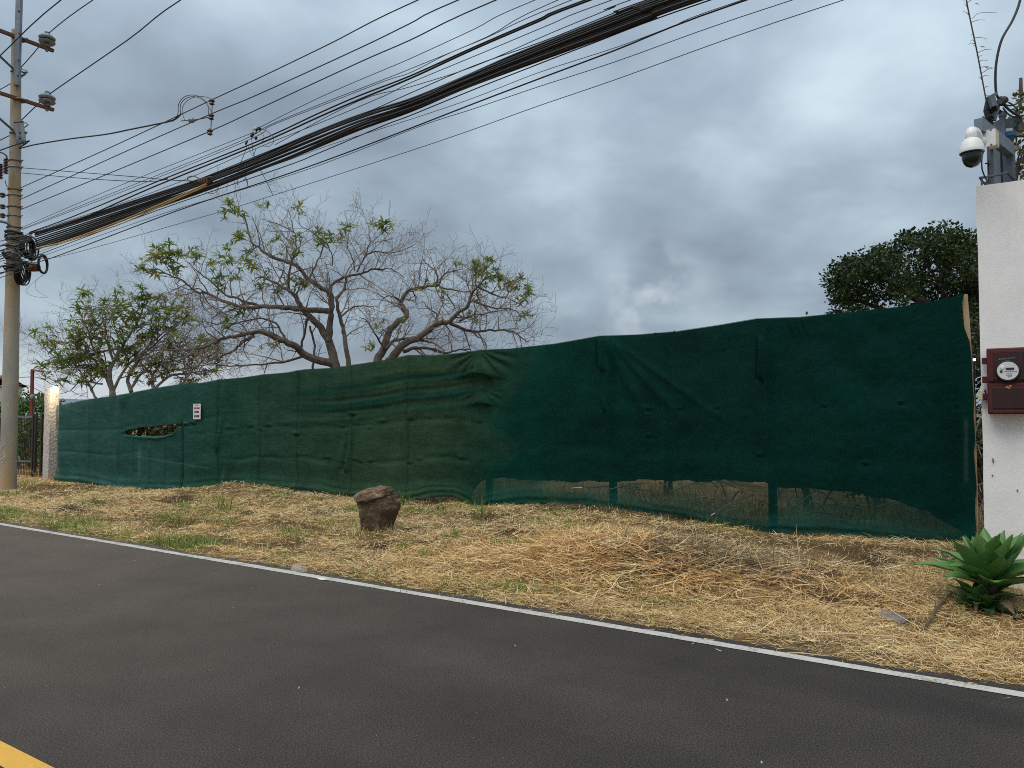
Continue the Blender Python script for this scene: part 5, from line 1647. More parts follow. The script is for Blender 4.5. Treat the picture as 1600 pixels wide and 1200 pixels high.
# ------------------------------------------------------------------ rocks
def rock(name, c, size, seed, mat, label, shape=None, sub=4, rz=0):
    bm = bmesh.new(); bmesh.ops.create_icosphere(bm, subdivisions=sub, radius=1)
    rs = np.random.default_rng(seed)
    planes = [(Vector(rs.normal(size=3)).normalized(), rs.uniform(.62, .9)) for _ in range(16)]
    for v in bm.verts:
        p = v.co.normalized(); r = 1.0
        for nrm, d in planes:
            dp = p.dot(nrm)
            if dp > .05: r = min(r, d / dp)
        r *= 1 + .10 * (float(fbm(np.array([p.x * 2.2 + seed]), np.array([p.y * 2.2 + p.z * 1.7]), seed, 3)[0]) - .5) * 2
        p = p * r
        if shape: p = shape(p)
        v.co = Vector((p.x * size[0], p.y * size[1], p.z * size[2]))
    me = bpy.data.meshes.new(name); bm.to_mesh(me); bm.free(); me.materials.append(mat)
    o = bpy.data.objects.new(name, me); o.location = c; o.rotation_euler = (0, 0, rz)
    return o


rb = atz(586, 828, .12); rbz = tz(rb.x, rb.y)
rroot = empty('boulder', Vector((rb.x, rb.y, rbz)), 'brown boulder with a flat slab top standing in the dry verge', 'boulder')
def ring_rock(name, rings, depth, seed, mat, parent, tilt=0.0, n=16, c0=588, flat=False):
    # rings: (photo y, left x, right x) read off the boulder's outline, turned into real widths at its distance
    rs = random.Random(seed); kk = rb.y / F
    jit = [rs.uniform(.86, 1.06) for _ in range(n)]
    vs = []; fs = []
    for i, (y, l, r) in enumerate(rings):
        z = (836 - y) * kk - .02; cx = ((l + r) / 2 - c0) * kk; hw = (r - l) / 2 * kk
        hd = min(depth, hw * 1.05 + .03)
        for j in range(n):
            a = 2 * PI * (j + .35) / n
            ca, sa = math.cos(a), math.sin(a)
            e_ = .72
            x_ = math.copysign(abs(ca) ** e_, ca) * hw; y_ = math.copysign(abs(sa) ** e_, sa) * hd
            w = jit[j] * rs.uniform(.955, 1.045)
            vs.append((cx + x_ * w, y_ * w, z + rs.uniform(-.012, .012) + tilt * (cx + x_ * w)))
    m_ = len(rings)
    for i in range(m_ - 1):
        for j in range(n):
            p, q_ = i * n + j, i * n + (j + 1) % n; fs.append((p, q_, q_ + n, p + n))
    fs.append(tuple(range(n - 1, -1, -1))); fs.append(tuple((m_ - 1) * n + j for j in range(n)))
    bm = bmesh.new(); me = bpy.data.meshes.new(name); me.from_pydata(vs, [], fs); bm.from_mesh(me)
    bmesh.ops.triangulate(bm, faces=bm.faces[:])
    bmesh.ops.subdivide_edges(bm, edges=bm.edges[:], cuts=2, use_grid_fill=True)
    for v in bm.verts:
        c = v.co
        d = (float(fbm(np.array([c.x * 9 + 3]), np.array([c.z * 11 + c.y * 7]), seed, 4)[0]) - .5) * .05
        nn = Vector((c.x, c.y, 0)); nn = nn.normalized() if nn.length > .01 else Vector((0, 0, 1))
        v.co = c + nn * d + Vector((0, 0, d * .5))
    bm.to_mesh(me); bm.free(); me.materials.append(mat)
    return link(bpy.data.objects.new(name, me), parent)


ring_rock('body', [(846, 572, 604), (838, 572, 606), (826, 569, 612), (812, 567, 619), (797, 564, 625), (786, 562, 625), (778, 563, 621), (773, 567, 614)], .24, 15, M['rock'], rroot)
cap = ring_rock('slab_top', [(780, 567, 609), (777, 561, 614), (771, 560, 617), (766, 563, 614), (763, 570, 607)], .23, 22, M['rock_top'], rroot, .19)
cap.location = (-.015, -.035, -.012)
for px, py, s, mat, lab, sd_ in ((467, 882, (.12, .09, .085), 'stone', 'pale rough stone at the road edge beside the white line', 31), (1395, 962, (.14, .1, .045), 'stone_grey', 'flat grey stone half sunk in straw near the agave', 33), (1412, 858, (.10, .07, .05), 'stone', 'pale stone under the net near its right end', 35), (1345, 838, (.05, .05, .04), 'stone', 'small pale pebble just below the netted hem', 37)):
    p = atz(px, py, .06); z = tz(p.x, p.y)
    o = rock('stone', Vector((p.x, p.y, z + s[2] * .35)), s, sd_, M[mat], lab, None, 3, sd_); link(o); tag(o, lab, 'stone')
for px, py, s, lab in ((503, 901, (.07, .025, .010), 'flat white scrap lying on the road edge line'), (1440, 866, (.07, .025, .014), 'white scrap of litter below the right end of the net'), (596, 785, (.08, .03, .02), 'white scrap just under the hem beside the boulder'), (690, 779, (.09, .03, .02), 'pale scrap on the bare soil under the lifted hem')):
    p = atz(px, py, .03); z = max(tz(p.x, p.y), 0.0)
    o = rock('litter', Vector((p.x, p.y, z + s[2])), s, 3, M['litter'], lab, None, 2, -.55); link(o); tag(o, lab, 'litter')
mb = MB(); rr = random.Random(6)
for px, py in ((135, 853), (210, 877), (395, 919), (805, 1010), (1136, 1095), (1190, 1193), (467, 1076)):
    p = atz(px, py, .0); L_p = rr.uniform(.006, .010)
    mb.box(p + Vector((0, 0, .006)), (L_p, L_p * .5, .008), Matrix.Rotation(rr.uniform(0, 3), 3, 'Z'))
tag(mb.build('road_grit', M['litter'], None, False), 'tiny pale flecks scattered on the asphalt', kind='stuff')

# ------------------------------------------------------------------ trees
def grow(mb, p, d, L, r, lvl, rr, tips, up=.25, wig=.5, seg=5, sides=(6, 5, 4, 3, 3)):
    n = max(3, seg - lvl)
    pts = [p.copy()]; rad = [r]
    q_ = p.copy(); dd = d.normalized()
    for i in range(n):
        dd = (dd + Vector((rr.gauss(0, wig), rr.gauss(0, wig), rr.gauss(0, wig) + up * .5)) * .45).normalized()
        q_ = q_ + dd * (L / n); pts.append(q_.copy()); rad.append(max(r * (1 - .75 * (i + 1) / n), .0035))
    mb.tube(pts, rad, sides[min(lvl, 4)], cap=False)
    tips.append((pts[-1], dd, lvl))
    return pts, rad


def rec(mb, pts, rad, lvl, maxl, rr, tips, per, Ls, skip=.0, up=.25, flat=1.0):
    if lvl > maxl: return
    n = per[lvl - 1]
    for k in range(n):
        t = skip + (1 - skip) * (k + rr.random()) / n
        f_ = t * (len(pts) - 1); i = min(int(f_), len(pts) - 2); a = f_ - i
        p = pts[i].lerp(pts[i + 1], a); r0 = rad[i] * (1 - a) + rad[i + 1] * a
        tan = (pts[i + 1] - pts[i]).normalized()
        rnd = Vector((rr.gauss(0, 1), rr.gauss(0, 1) * flat, rr.gauss(0, 1)))
        side = (rnd - tan * rnd.dot(tan)).normalized()
        d = (tan * rr.uniform(.3, .9) + side * rr.uniform(.6, 1.1) + Vector((0, 0, up))).normalized()
        L = Ls[lvl - 1] * rr.uniform(.55, 1.25)
        p2, r2 = grow(mb, p, d, L, min(r0 * .65, (.0, .021, .0115, .007)[min(lvl, 3)]), lvl, rr, tips, up)
        rec(mb, p2, r2, lvl + 1, maxl, rr, tips, per, Ls, .15, up, flat)


def rosette(seed, n=9, L=.215, W_=.028, droop=.45):
    rr = random.Random(seed); vs = []; fs = []
    for k in range(n):
        az = 2 * PI * k / n + rr.uniform(-.3, .3); el = rr.uniform(-.3, 1.0)
        l = L * rr.uniform(.7, 1.15); base = Vector((0, 0, rr.uniform(-.04, .04)))
        d = Vector((math.cos(az) * math.cos(el), math.sin(az) * math.cos(el), math.sin(el)))
        s = Vector((-math.sin(az), math.cos(az), 0)) * W_ * rr.uniform(.8, 1.2)
        p = base; pr = [(0, .15), (.35, 1), (.7, .75), (1, .05)]
        k0 = len(vs)
        for t, w in pr:
            c = base + d * (l * t) + Vector((0, 0, -droop * l * t * t * .6))
            vs += [c - s * w * .5 * 2 + Vector((0, 0, .012 * w)), c, c + s * w * .5 * 2 + Vector((0, 0, .012 * w))]
        for i in range(3):
            a = k0 + i * 3
            fs += [(a, a + 1, a + 4, a + 3), (a + 1, a + 2, a + 5, a + 4)]
    me = bpy.data.meshes.new('leaf_cluster'); me.from_pydata([tuple(v) for v in vs], [], fs)
    return me


ros = []
for s in range(6):
    me = rosette(s + 1, 8 + s % 3); me.materials.append(M['leaf_a'] if s % 3 else M['leaf_b']); ros.append(me)


def put_cluster(root, p, rr, s=1.0):
    o = bpy.data.objects.new('leaf_cluster', rr.choice(ros)); link(o, root)
    o.location = p - root.location; o.rotation_euler = (rr.uniform(-.5, .5), rr.uniform(-.5, .5), rr.uniform(0, 6.28)); sc = s * rr.uniform(.75, 1.2); o.scale = (sc, sc, sc)
    return o


def depth_walk(path, Y0, rr, spread):
    out = []; Y = Y0; v = rr.uniform(-spread, spread)
    for i, (x, y) in enumerate(path):
        out.append(at(x, y, Y)); v = v * .7 + rr.uniform(-spread, spread) * .5; Y += v
    return out


def limb(mb, path, Y0, r0, r1, rr, spread=.25, sides=8, start=None):
    P = depth_walk(path, Y0, rr, spread)
    if start is not None: P[0] = start
    C = catmull(P, 4)
    R_ = [r0 + (r1 - r0) * (i / (len(C) - 1)) ** .8 for i in range(len(C))]
    C2 = [c + Vector((rr.gauss(0, .012), rr.gauss(0, .012), rr.gauss(0, .012))) for c in C]; C2[0] = C[0]
    mb.tube(C2, R_, sides)
    return C2, R_


def traced_tree(name, label, Y, base, limbs, clusters, seed, per, Ls, mat, ctwig='twig', extra=None, cscale=1.0):
    rr = random.Random(seed)
    bz_ = tz(base.x, base.y)
    root = empty(name, Vector((base.x, base.y, bz_)), label, 'tree')
    mbT = MB(root.location); mbW = MB(root.location)
    C0 = None; tips = []
    for i, (path, r0, r1, dens) in enumerate(limbs):
        C, R_ = limb(mbT, path, Y, r0, r1, rr, .16 if i == 0 else .3)
        if i == 0:
            root_pts = [Vector((C[0].x, C[0].y, bz_ - .2)), (Vector((C[0].x, C[0].y, bz_)) + C[0]) / 2 + Vector((.05, 0, 0)), C[0]]
            mbT.tube(root_pts, [r0 * 1.6, r0 * 1.2, r0], 10)
        if dens > 0:
            n = [max(2, int(per[0] * dens * len(C) / 16))] + list(per[1:])
            rec(mbW, C, R_, 1, len(Ls), rr, tips, n, Ls, .12 if i else .35, .22, .8)
    mbT.build('trunk', mat, root)
    for (px, py) in clusters:
        p = at(px + rr.uniform(-2, 2), py + rr.uniform(-2, 2), Y + rr.uniform(-.6, .6))
        put_cluster(root, p, rr, cscale)
        best = min(tips, key=lambda t: (t[0] - p).length)[0] if tips else p
        if (best - p).length < 1.6:
            mid = (best + p) / 2 + Vector((rr.uniform(-.08, .08), 0, -.05))
            mbW.tube([best, mid, p - Vector((0, 0, .02))], [.007, .006, .005], 3, cap=False)
        for _k in range(2 if len(clusters) < 90 else (0)):
            put_cluster(root, p + Vector((rr.uniform(-.24, .24), rr.uniform(-.2, .2), rr.uniform(-.2, .15))), rr, cscale * .8)
    tw = mbW.build('twigs', M[ctwig], root)
    tw['kind'] = 'stuff'
    return root, tips, rr


T1 = [
    ([(527, 585), (520, 555), (512, 530), (499, 510), (482, 493), (471, 480), (459, 461), (443, 449), (421, 437), (408, 432)], .15, .02, 1.0),
    ([(514, 533), (516, 505), (518, 486), (517, 460), (501, 449), (482, 436), (463, 415), (434, 405), (414, 395), (404, 386), (392, 378), (384, 343), (373, 335), (365, 322)], .10, .012, 1.0),
    ([(513, 486), (471, 483), (438, 479), (406, 479), (384, 481), (371, 478), (347, 470), (326, 459), (308, 457), (295, 447), (282, 436), (261, 428), (239, 417)], .085, .012, 1.5),
    ([(404, 478), (371, 467), (352, 460), (330, 441), (308, 423), (295, 410)], .045, .01, 1.2),
    ([(522, 570), (479, 556), (460, 540), (438, 531), (417, 521), (401, 518), (373, 525), (347, 529), (326, 539), (304, 545), (276, 547), (243, 543)], .12, .015, 1.3),
    ([(397, 525), (380, 533), (365, 547), (341, 559), (318, 568)], .06, .012, 1.0),
    ([(459, 461), (451, 449), (452, 426), (458, 404), (463, 387), (461, 367), (451, 357), (434, 350), (410, 342)], .04, .008, 1.2),
    ([(458, 362), (455, 345), (449, 320)], .02, .006, .6),
    ([(484, 434), (497, 408), (508, 380), (518, 380)], .03, .012, .6),
    ([(508, 380), (488, 363), (469, 352), (466, 325)], .018, .006, .8),
    ([(471, 545), (476, 520), (482, 495)], .035, .03, .3),
    ([(489, 580), (491, 540), (484, 510)], .035, .03, .3),
    ([(510, 525), (517, 490), (519, 472), (515, 455), (523, 441), (542, 432), (570, 426), (582, 420), (598, 421), (612, 420), (632, 434)], .07, .010, 1.2),
    ([(558, 425), (568, 404), (577, 383), (577, 367), (575, 350)], .03, .008, 1.4),
    ([(568, 404), (584, 393), (605, 395), (624, 393), (650, 381)], .025, .007, 1.6),
    ([(554, 423), (550, 402), (542, 381), (548, 352)], .022, .007, 1.4),
    ([(546, 580), (541, 542), (537, 518), (530, 490), (526, 469), (537, 451), (542, 432)], .075, .035, .6),
    ([(532, 495), (554, 479), (572, 479), (589, 479)], .03, .008, 1.0),
    ([(519, 415), (518, 395), (512, 380), (530, 366)], .02, .007, 1.2),
    ([(479, 556), (440, 566), (400, 570), (360, 572), (320, 570)], .04, .012, 1.2),
    ([(446, 530), (430, 505), (398, 498), (370, 505), (330, 505), (300, 500)], .035, .008, 1.4),
]
CL1 = [(219, 421), (245, 387), (263, 384), (280, 393), (252, 406), (237, 404), (282, 415), (247, 430), (297, 393), (309, 397), (306, 406), (328, 415), (345, 401), (355, 389), (360, 410), (375, 413), (395, 415), (388, 408), (339, 434), (343, 447), (369, 439), (406, 447), (412, 434), (360, 317), (372, 329), (347, 337), (404, 322), (379, 370), (375, 372), (388, 394), (431, 376), (444, 387), (466, 369), (466, 395), (468, 323), (495, 360), (499, 382), (514, 371), (470, 441), (479, 445), (432, 456), (371, 491), (386, 482), (354, 501), (350, 507), (331, 541), (278, 525), (300, 500), (422, 540), (258, 400), (270, 398), (514, 370), (533, 368), (589, 350), (603, 350), (597, 350), (545, 355), (572, 544), (228, 412), (243, 398), (262, 412), (272, 422), (450, 441)]
b1 = at(528, 590, 22)
tree1, tips1, rr1 = traced_tree('sparse_tree', 'large half bare spreading tree with a few leaf tufts behind the middle of the net', 22.0, b1, T1, CL1, 12, (7, 4, 3), (1.0, .5, .26), M['bark'], cscale=1.2)
T2 = [
    ([(588, 575), (590, 563), (600, 544), (610, 514), (635, 494), (630, 480), (627, 472), (638, 455), (663, 448), (682, 445), (698, 427), (720, 420)], .13, .012, 1.2),
    ([(606, 575), (612, 560), (628, 539), (652, 528), (673, 514), (680, 507), (703, 502), (715, 488), (731, 479), (736, 462), (747, 448), (762, 430)], .13, .014, 1.2),
    ([(682, 445), (682, 427), (668, 413), (659, 404)], .03, .008, 1.2),
    ([(682, 445), (705, 453), (731, 455), (750, 452)], .03, .008, 1.2),
    ([(687, 448), (703, 467), (712, 483)], .025, .012, .8),
    ([(603, 546), (617, 532), (640, 530)], .05, .03, .4),
    ([(631, 549), (649, 544), (673, 545), (694, 551), (712, 548), (735, 545)], .055, .018, .8),
    ([(652, 530), (675, 535), (689, 544), (694, 551)], .03, .015, .8),
    ([(703, 504), (729, 516), (747, 518), (773, 516), (801, 518), (815, 528), (825, 535)], .05, .008, 1.6),
    ([(747, 519), (757, 535), (761, 544)], .025, .008, .9),
    ([(747, 448), (775, 462), (799, 469), (820, 480)], .03, .007, 1.4),
    ([(738, 470), (768, 481), (800, 484), (822, 500)], .03, .007, 1.4),
    ([(680, 507), (682, 490), (668, 481), (659, 469)], .03, .009, 1.0),
    ([(717, 502), (738, 493), (764, 490), (799, 481)], .035, .008, 1.4),
    ([(747, 448), (768, 430), (790, 440), (806, 455)], .025, .006, 1.4),
    ([(600, 544), (585, 520), (572, 500), (560, 497)], .03, .008, 1.2),
    ([(627, 472), (612, 462), (600, 466), (590, 480)], .025, .007, 1.2),
]
CL2 = [(711, 413), (743, 418), (739, 424), (762, 411), (766, 406), (759, 423), (775, 425), (786, 434), (789, 440), (803, 441), (806, 450), (792, 453), (766, 439), (750, 430), (823, 455), (829, 452), (818, 467), (831, 495), (825, 490), (747, 469), (731, 488), (597, 502), (628, 507), (596, 516), (666, 440), (692, 462), (745, 437), (779, 433), (757, 445), (800, 447)]
b2 = at(597, 590, 20)
tree2, tips2, rr2 = traced_tree('sparse_tree', 'smaller crooked bare tree leaning right, just right of the large half bare tree', 20.0, b2, T2, CL2, 5, (7, 4, 3), (.9, .48, .24), M['bark'], cscale=1.0)
# bushy tree at left
T3 = [
    ([(176, 618), (174, 605), (171, 581), (180, 560), (195, 535), (210, 510), (222, 485), (228, 460)], .10, .012, 1.3),
    ([(174, 608), (160, 580), (145, 560), (125, 545), (100, 535), (75, 530)], .06, .008, 1.8),
    ([(172, 590), (150, 552), (140, 525), (130, 500), (120, 485)], .05, .008, 1.8),
    ([(178, 566), (165, 530), (165, 500), (162, 475)], .045, .008, 1.6),
    ([(205, 612), (200, 590), (215, 565), (240, 540), (262, 520), (280, 505)], .07, .010, 1.5),
    ([(240, 610), (238, 590), (250, 570), (275, 548), (300, 530)], .06, .010, 1.5),
    ([(186, 550), (220, 535), (250, 515), (262, 490), (275, 465)], .045, .008, 1.5),
    ([(160, 600), (130, 595), (110, 610), (95, 615)], .03, .008, 1.5),
    ([(230, 600), (262, 580), (300, 575), (330, 580)], .045, .01, 1.2),
    ([(172, 596), (140, 570), (110, 575), (85, 560)], .035, .008, 1.8),
]
rrc = random.Random(77)
CL3 = [(222, 455), (162, 473), (192, 473), (234, 467), (177, 494), (144, 491), (198, 512), (135, 506), (217, 449), (213, 471), (232, 469), (276, 465), (282, 484), (268, 475), (224, 530), (205, 480), (186, 484), (170, 500), (210, 500), (240, 486), (252, 480), (262, 492), (290, 470), (225, 480), (55, 520), (60, 530), (128, 500), (150, 508), (160, 485)]
for k in range(50):
    a, r = rrc.uniform(0, 6.28), math.sqrt(rrc.random())
    CL3.append((126 + 36 * r * math.cos(a), 562 + 42 * r * math.sin(a)))
for k in range(105):
    a, r = rrc.uniform(0, 6.28), math.sqrt(rrc.random())
    CL3.append((205 + 110 * r * math.cos(a), 525 + 62 * r * math.sin(a)))
T3 += [([(190, 545), (165, 548), (130, 560), (100, 565), (70, 545), (55, 525)], .045, .008, 2.0), ([(250, 570), (285, 560), (318, 545), (345, 520), (352, 500)], .04, .008, 2.0), ([(215, 560), (248, 525), (285, 500), (305, 478)], .035, .008, 2.0),
       ([(236, 612), (262, 590), (290, 583), (330, 578), (352, 568)], .05, .01, 2.2), ([(205, 606), (230, 575), (262, 562), (300, 555), (330, 560)], .05, .01, 2.2),
       ([(280, 606), (296, 585), (320, 560), (340, 548)], .05, .01, 2.0), ([(150, 622), (140, 605), (125, 590), (105, 580)], .04, .01, 2.0), ([(176, 612), (200, 570), (232, 552), (262, 545), (300, 540)], .05, .01, 2.0)]
for k in range(60):
    CL3.append((rrc.uniform(195, 345), rrc.uniform(530, 600)))
for k in range(70):
    CL3.append((rrc.uniform(120, 300), 455 + 75 * rrc.random() + (40 if rrc.random() < .4 else 0)))
for k in range(26):
    CL3.append((rrc.uniform(62, 120), rrc.uniform(505, 605)))
b3 = at(176, 640, 24)
tree3, tips3, rr3 = traced_tree('leafy_tree', 'leafy low tree with a dense left side behind the left end of the net', 24.0, b3, T3, CL3, 9, (7, 4, 3), (1.0, .55, .3), M['bark_pale'], cscale=1.25)
# dead twigs and shrubs
# ------------------------------------------------------------------ dense foliage builder
def leaf_cloud(name, root, centres, per, L, seed, cols, flatz=.8, mat='foliage'):
    rs = np.random.default_rng(seed)
    V = []; C = []
    for (c, r) in centres:
        n = int(per * r * r / .25)
        d = rs.normal(size=(n, 3)); d /= np.linalg.norm(d, axis=1)[:, None]
        rad = r * rs.random(n) ** .42
        p = np.array(c) + d * rad[:, None] * np.array([1, 1, flatz])
        ax = d * .7 + rs.normal(size=(n, 3)) * .7 + np.array([0, 0, -.25]); ax /= np.linalg.norm(ax, axis=1)[:, None]
        sd_ = np.cross(ax, rs.normal(size=(n, 3))); sd_ /= np.linalg.norm(sd_, axis=1)[:, None]
        l = L * rs.uniform(.6, 1.3, n)[:, None]; w = l * rs.uniform(.22, .34, n)[:, None]
        nrm = np.cross(ax, sd_)
        v0 = p; v1 = p + ax * l * .5 + sd_ * w - nrm * l * .06; v2 = p + ax * l; v3 = p + ax * l * .5 - sd_ * w - nrm * l * .06
        V.append(np.stack([v0, v1, v2, v3], 1).reshape(-1, 3))
        ci = rs.integers(0, len(cols), n); cc = np.array(cols)[ci] * rs.uniform(.75, 1.25, (n, 1))
        cc = cc * (0.85 + .3 * rs.random())
        C.append(np.repeat(cc, 4, 0))
    V = np.concatenate(V); C = np.concatenate(C)
    fcs = np.arange(len(V)).reshape(-1, 4)
    o = np_mesh(name, V - np.array(root.location), fcs, M[mat], root, C)
    o['kind'] = 'stuff'
    return o


DK = [(.014, .032, .009), (.024, .05, .012), (.04, .065, .016), (.02, .038, .013), (.055, .068, .02)]
rr = random.Random(31)
TY = 19.0
tb = at(1500, 640, TY)
rt = empty('dense_tree', Vector((tb.x, tb.y, tz(tb.x, tb.y))), 'dense dark green tree rising behind the right end of the net', 'tree')
edge = [(1296, 480), (1300, 465), (1312, 405), (1350, 398), (1372, 385), (1400, 376), (1425, 360), (1455, 357), (1470, 352), (1500, 358), (1540, 372), (1580, 370), (1640, 390)]
cent = []
for k in range(150):
    x = rr.uniform(1308, 1640); ytop = float(ip(edge, x)) + 14
    y = ytop + (rr.random() ** 1.1) * (560 - ytop)
    dep = TY + rr.uniform(-1.6, 2.0)
    cent.append((at(x, y, dep), rr.uniform(.25, .5)))
for x in np.arange(1308, 1630, 10):
    cent.append((at(x + rr.uniform(-4, 4), float(ip(edge, x)) + rr.uniform(9, 20), TY + rr.uniform(-.8, .8)), rr.uniform(.16, .34)))
for (x, y, r) in ((1311, 410, .15), (1306, 440, .18), (1303, 470, .2), (1308, 490, .2), (1335, 405, .16), (1322, 412, .14), (1310, 452, .14), (1302, 487, .14), (1318, 466, .2), (1440, 366, .18), (1487, 357, .2), (1420, 365, .14)):
    cent.append((at(x, y, TY), r))
for k in range(34):
    x = rr.uniform(1300, 1600)
    cent.append((at(x, float(ip(edge, x)) + rr.uniform(-5, 5), TY + rr.uniform(-.6, .6)), rr.uniform(.07, .16)))
leaf_cloud('crown', rt, cent, 330, .105, 3, DK)
mb = MB(rt.location)
for pth in ([(1500, 700), (1500, 600), (1495, 520), (1470, 450), (1440, 400)], [(1497, 540), (1520, 470), (1530, 420), (1520, 380)], [(1488, 500), (1440, 470), (1390, 440), (1340, 425)], [(1500, 560), (1430, 510), (1370, 480), (1320, 465)], [(1510, 500), (1560, 450), (1590, 410)], [(1470, 450), (1480, 410), (1490, 375)]):
    P = [at(x, y, TY + rr.uniform(-.3, .3)) for x, y in pth]; mb.tube(catmull(P, 4), [max(.16 * (1 - i / (len(P) * 4 - 3)) , .015) for i in range((len(P) - 1) * 4 + 1)], 7)
mb.build('trunk', M['bark'], rt)

# shrubs and weeds behind the fence, each a thing
def shrub(px, py_top, Y, rad, label, seed, cols=DK, per=70, L=.12, hmul=1.0, name='shrub', cat='shrub', group=None):
    rr = random.Random(seed)
    top = at(px, py_top, Y); gz_ = tz(top.x, top.y)
    root = empty(name, Vector((top.x, top.y, gz_)), label, cat, group)
    H = max(top.z - gz_, .3)
    cs = []
    for k in range(max(6, int(16 * rad))):
        t = rr.random(); cs.append((Vector((top.x + rr.gauss(0, rad * .5), top.y + rr.gauss(0, rad * .5), gz_ + H * (.15 + .8 * t))), min(rad * .5, .45) * rr.uniform(.55, 1)))
    cs.append((Vector((top.x, top.y, gz_ + H - .12)), .18))
    leaf_cloud('foliage', root, cs, per, L, seed, cols)
    mb = MB(root.location)
    for k in range(7):
        c = rr.choice(cs)[0]; b = Vector((top.x + rr.uniform(-.1, .1), top.y + rr.uniform(-.1, .1), gz_ - .05)); mb.tube([b, (b + c) / 2 + Vector((rr.uniform(-.1, .1), 0, .1)), c], [.02, .015, .006], 5)
    mb.build('stem', M['bark'], root)
    return root


OL = [(.05, .06, .02), (.08, .075, .03), (.035, .05, .015), (.10, .08, .04)]
GR = [(.06, .14, .025), (.09, .18, .035), (.045, .10, .02), (.12, .2, .045)]
shrub(40, 606, 26, 1.3, 'bright green bushy shrub behind the dark bar gate', 41, GR, 200, .13)
shrub(74, 615, 27, .9, 'green shrub behind the lit pillar', 42, GR, 160, .13)
shrub(24, 640, 22.5, 1.0, 'shrub seen through the bars of the gate', 43, GR, 150, .12)
shrub(57, 650, 23, .9, 'lower shrub seen through the gate beside the pillar', 44, GR, 150, .12)
shrub(102, 628, 25, .6, 'small yellow green shrub peeping over the far left end of the net', 45, GR, 150, .12)
for i, (x, yt_, Y, r, cols) in enumerate(((150, 645, 21.5, 1.0, OL), (212, 642, 18.9, .8, OL), (240, 640, 19.3, .8, OL), (272, 642, 18.6, .8, OL), (330, 650, 18.2, 1.0, OL))):
    shrub(x, yt_, Y, r, ('olive scrub behind the net left of the torn hole', 'olive scrub seen in the left of the torn hole', 'olive scrub seen in the middle of the torn hole', 'olive scrub seen in the right of the torn hole', 'olive scrub behind the net below the small notice')[i], 50 + i, cols, 420, .10, group='scrub behind the torn net')
shrub(1043, 515, 11.8, .35, 'weed tip poking over the net between its two middle right posts', 61, OL, 60, .08)
shrub(1258, 490, 10.8, .35, 'weed tip poking over the net just left of the dense tree', 62, GR, 60, .08)
for i, (x, yt_, Y, r) in enumerate(((1370, 560, 10.4, .7), (1460, 540, 9.9, .7), (1533, 500, 9.6, .6), (1560, 520, 9.8, .8))):
    shrub(x, yt_, Y, r, ('dark shrub close behind the right end of the net', 'dark shrub behind the last panel of the net', 'dark twiggy shrub filling the gap between net and wall', 'dark shrub behind the white wall edge')[i], 70 + i, OL if i == 2 else DK, 520, .085)
# dry canes in the gap and behind the low hem
cn = empty('dry_canes', rn(un(atn(1532, 700, 9.7))[0], 9.75, .2), 'tangle of pale dry canes in the gap between net and wall', 'dead plant')
mb = MB(cn.location); rr = random.Random(14)
for k in range(60):
    a = atn(rr.uniform(1515, 1560), rr.uniform(560, 850), 9.75 + rr.uniform(0, .5)); d = Vector((rr.gauss(0, .3), rr.gauss(0, .2), rr.uniform(-.1, .5)))
    mb.tube([a, a + d * .5 + Vector((0, 0, .05)), a + d], [.006, .005, .003], 4)
mb.build('canes', M['bark_pale'], cn)
ba = empty('dry_branch', fence_pts(np.array([1120.]), np.array([800.]), -.5)[0], 'bare dry branches lying behind the low hem of the net', 'dead branch')
mb = MB(ba.location)
for k in range(38):
    x = rr.uniform(980, 1420); a = Vector(fence_pts(np.array([x]), np.array([float(ip(F_BOT, x)) - rr.uniform(8, 52)]), -rr.uniform(.2, .6))[0]); d = Vector((rr.gauss(0, .35), rr.gauss(0, .15), rr.gauss(0, .18)))
    mb.tube([a, a + d * .5 + Vector((0, 0, .04)), a + d], [.012, .010, .005], 4)
mb.build('branches', M['straw_pale'], ba)
# small lamp glinting through the gap
gl = atn(1522.5, 562, 9.9)
gr_ = empty('garden_lamp', gl, 'tiny bright lamp glinting in the gap right of the net', 'lamp')
mb = MB(gl); mb.lathe(gl, [(.002, -.014), (.011, -.01), (.014, 0), (.01, .011), (.002, .014)], 10); mb.build('bulb', emit_mat('small_lamp_glow', (1, .82, .6), 9), gr_)
mb = MB(gl); mb.lathe(gl + Vector((0, 0, .03)), [(.03, 0), (.03, .02), (.005, .03)], 10); mb.tube([gl + Vector((0, 0, .05)), Vector((gl.x + .02, gl.y + .1, tz(gl.x, gl.y)))], .01, 5); mb.build('stake', M['dark'], gr_)

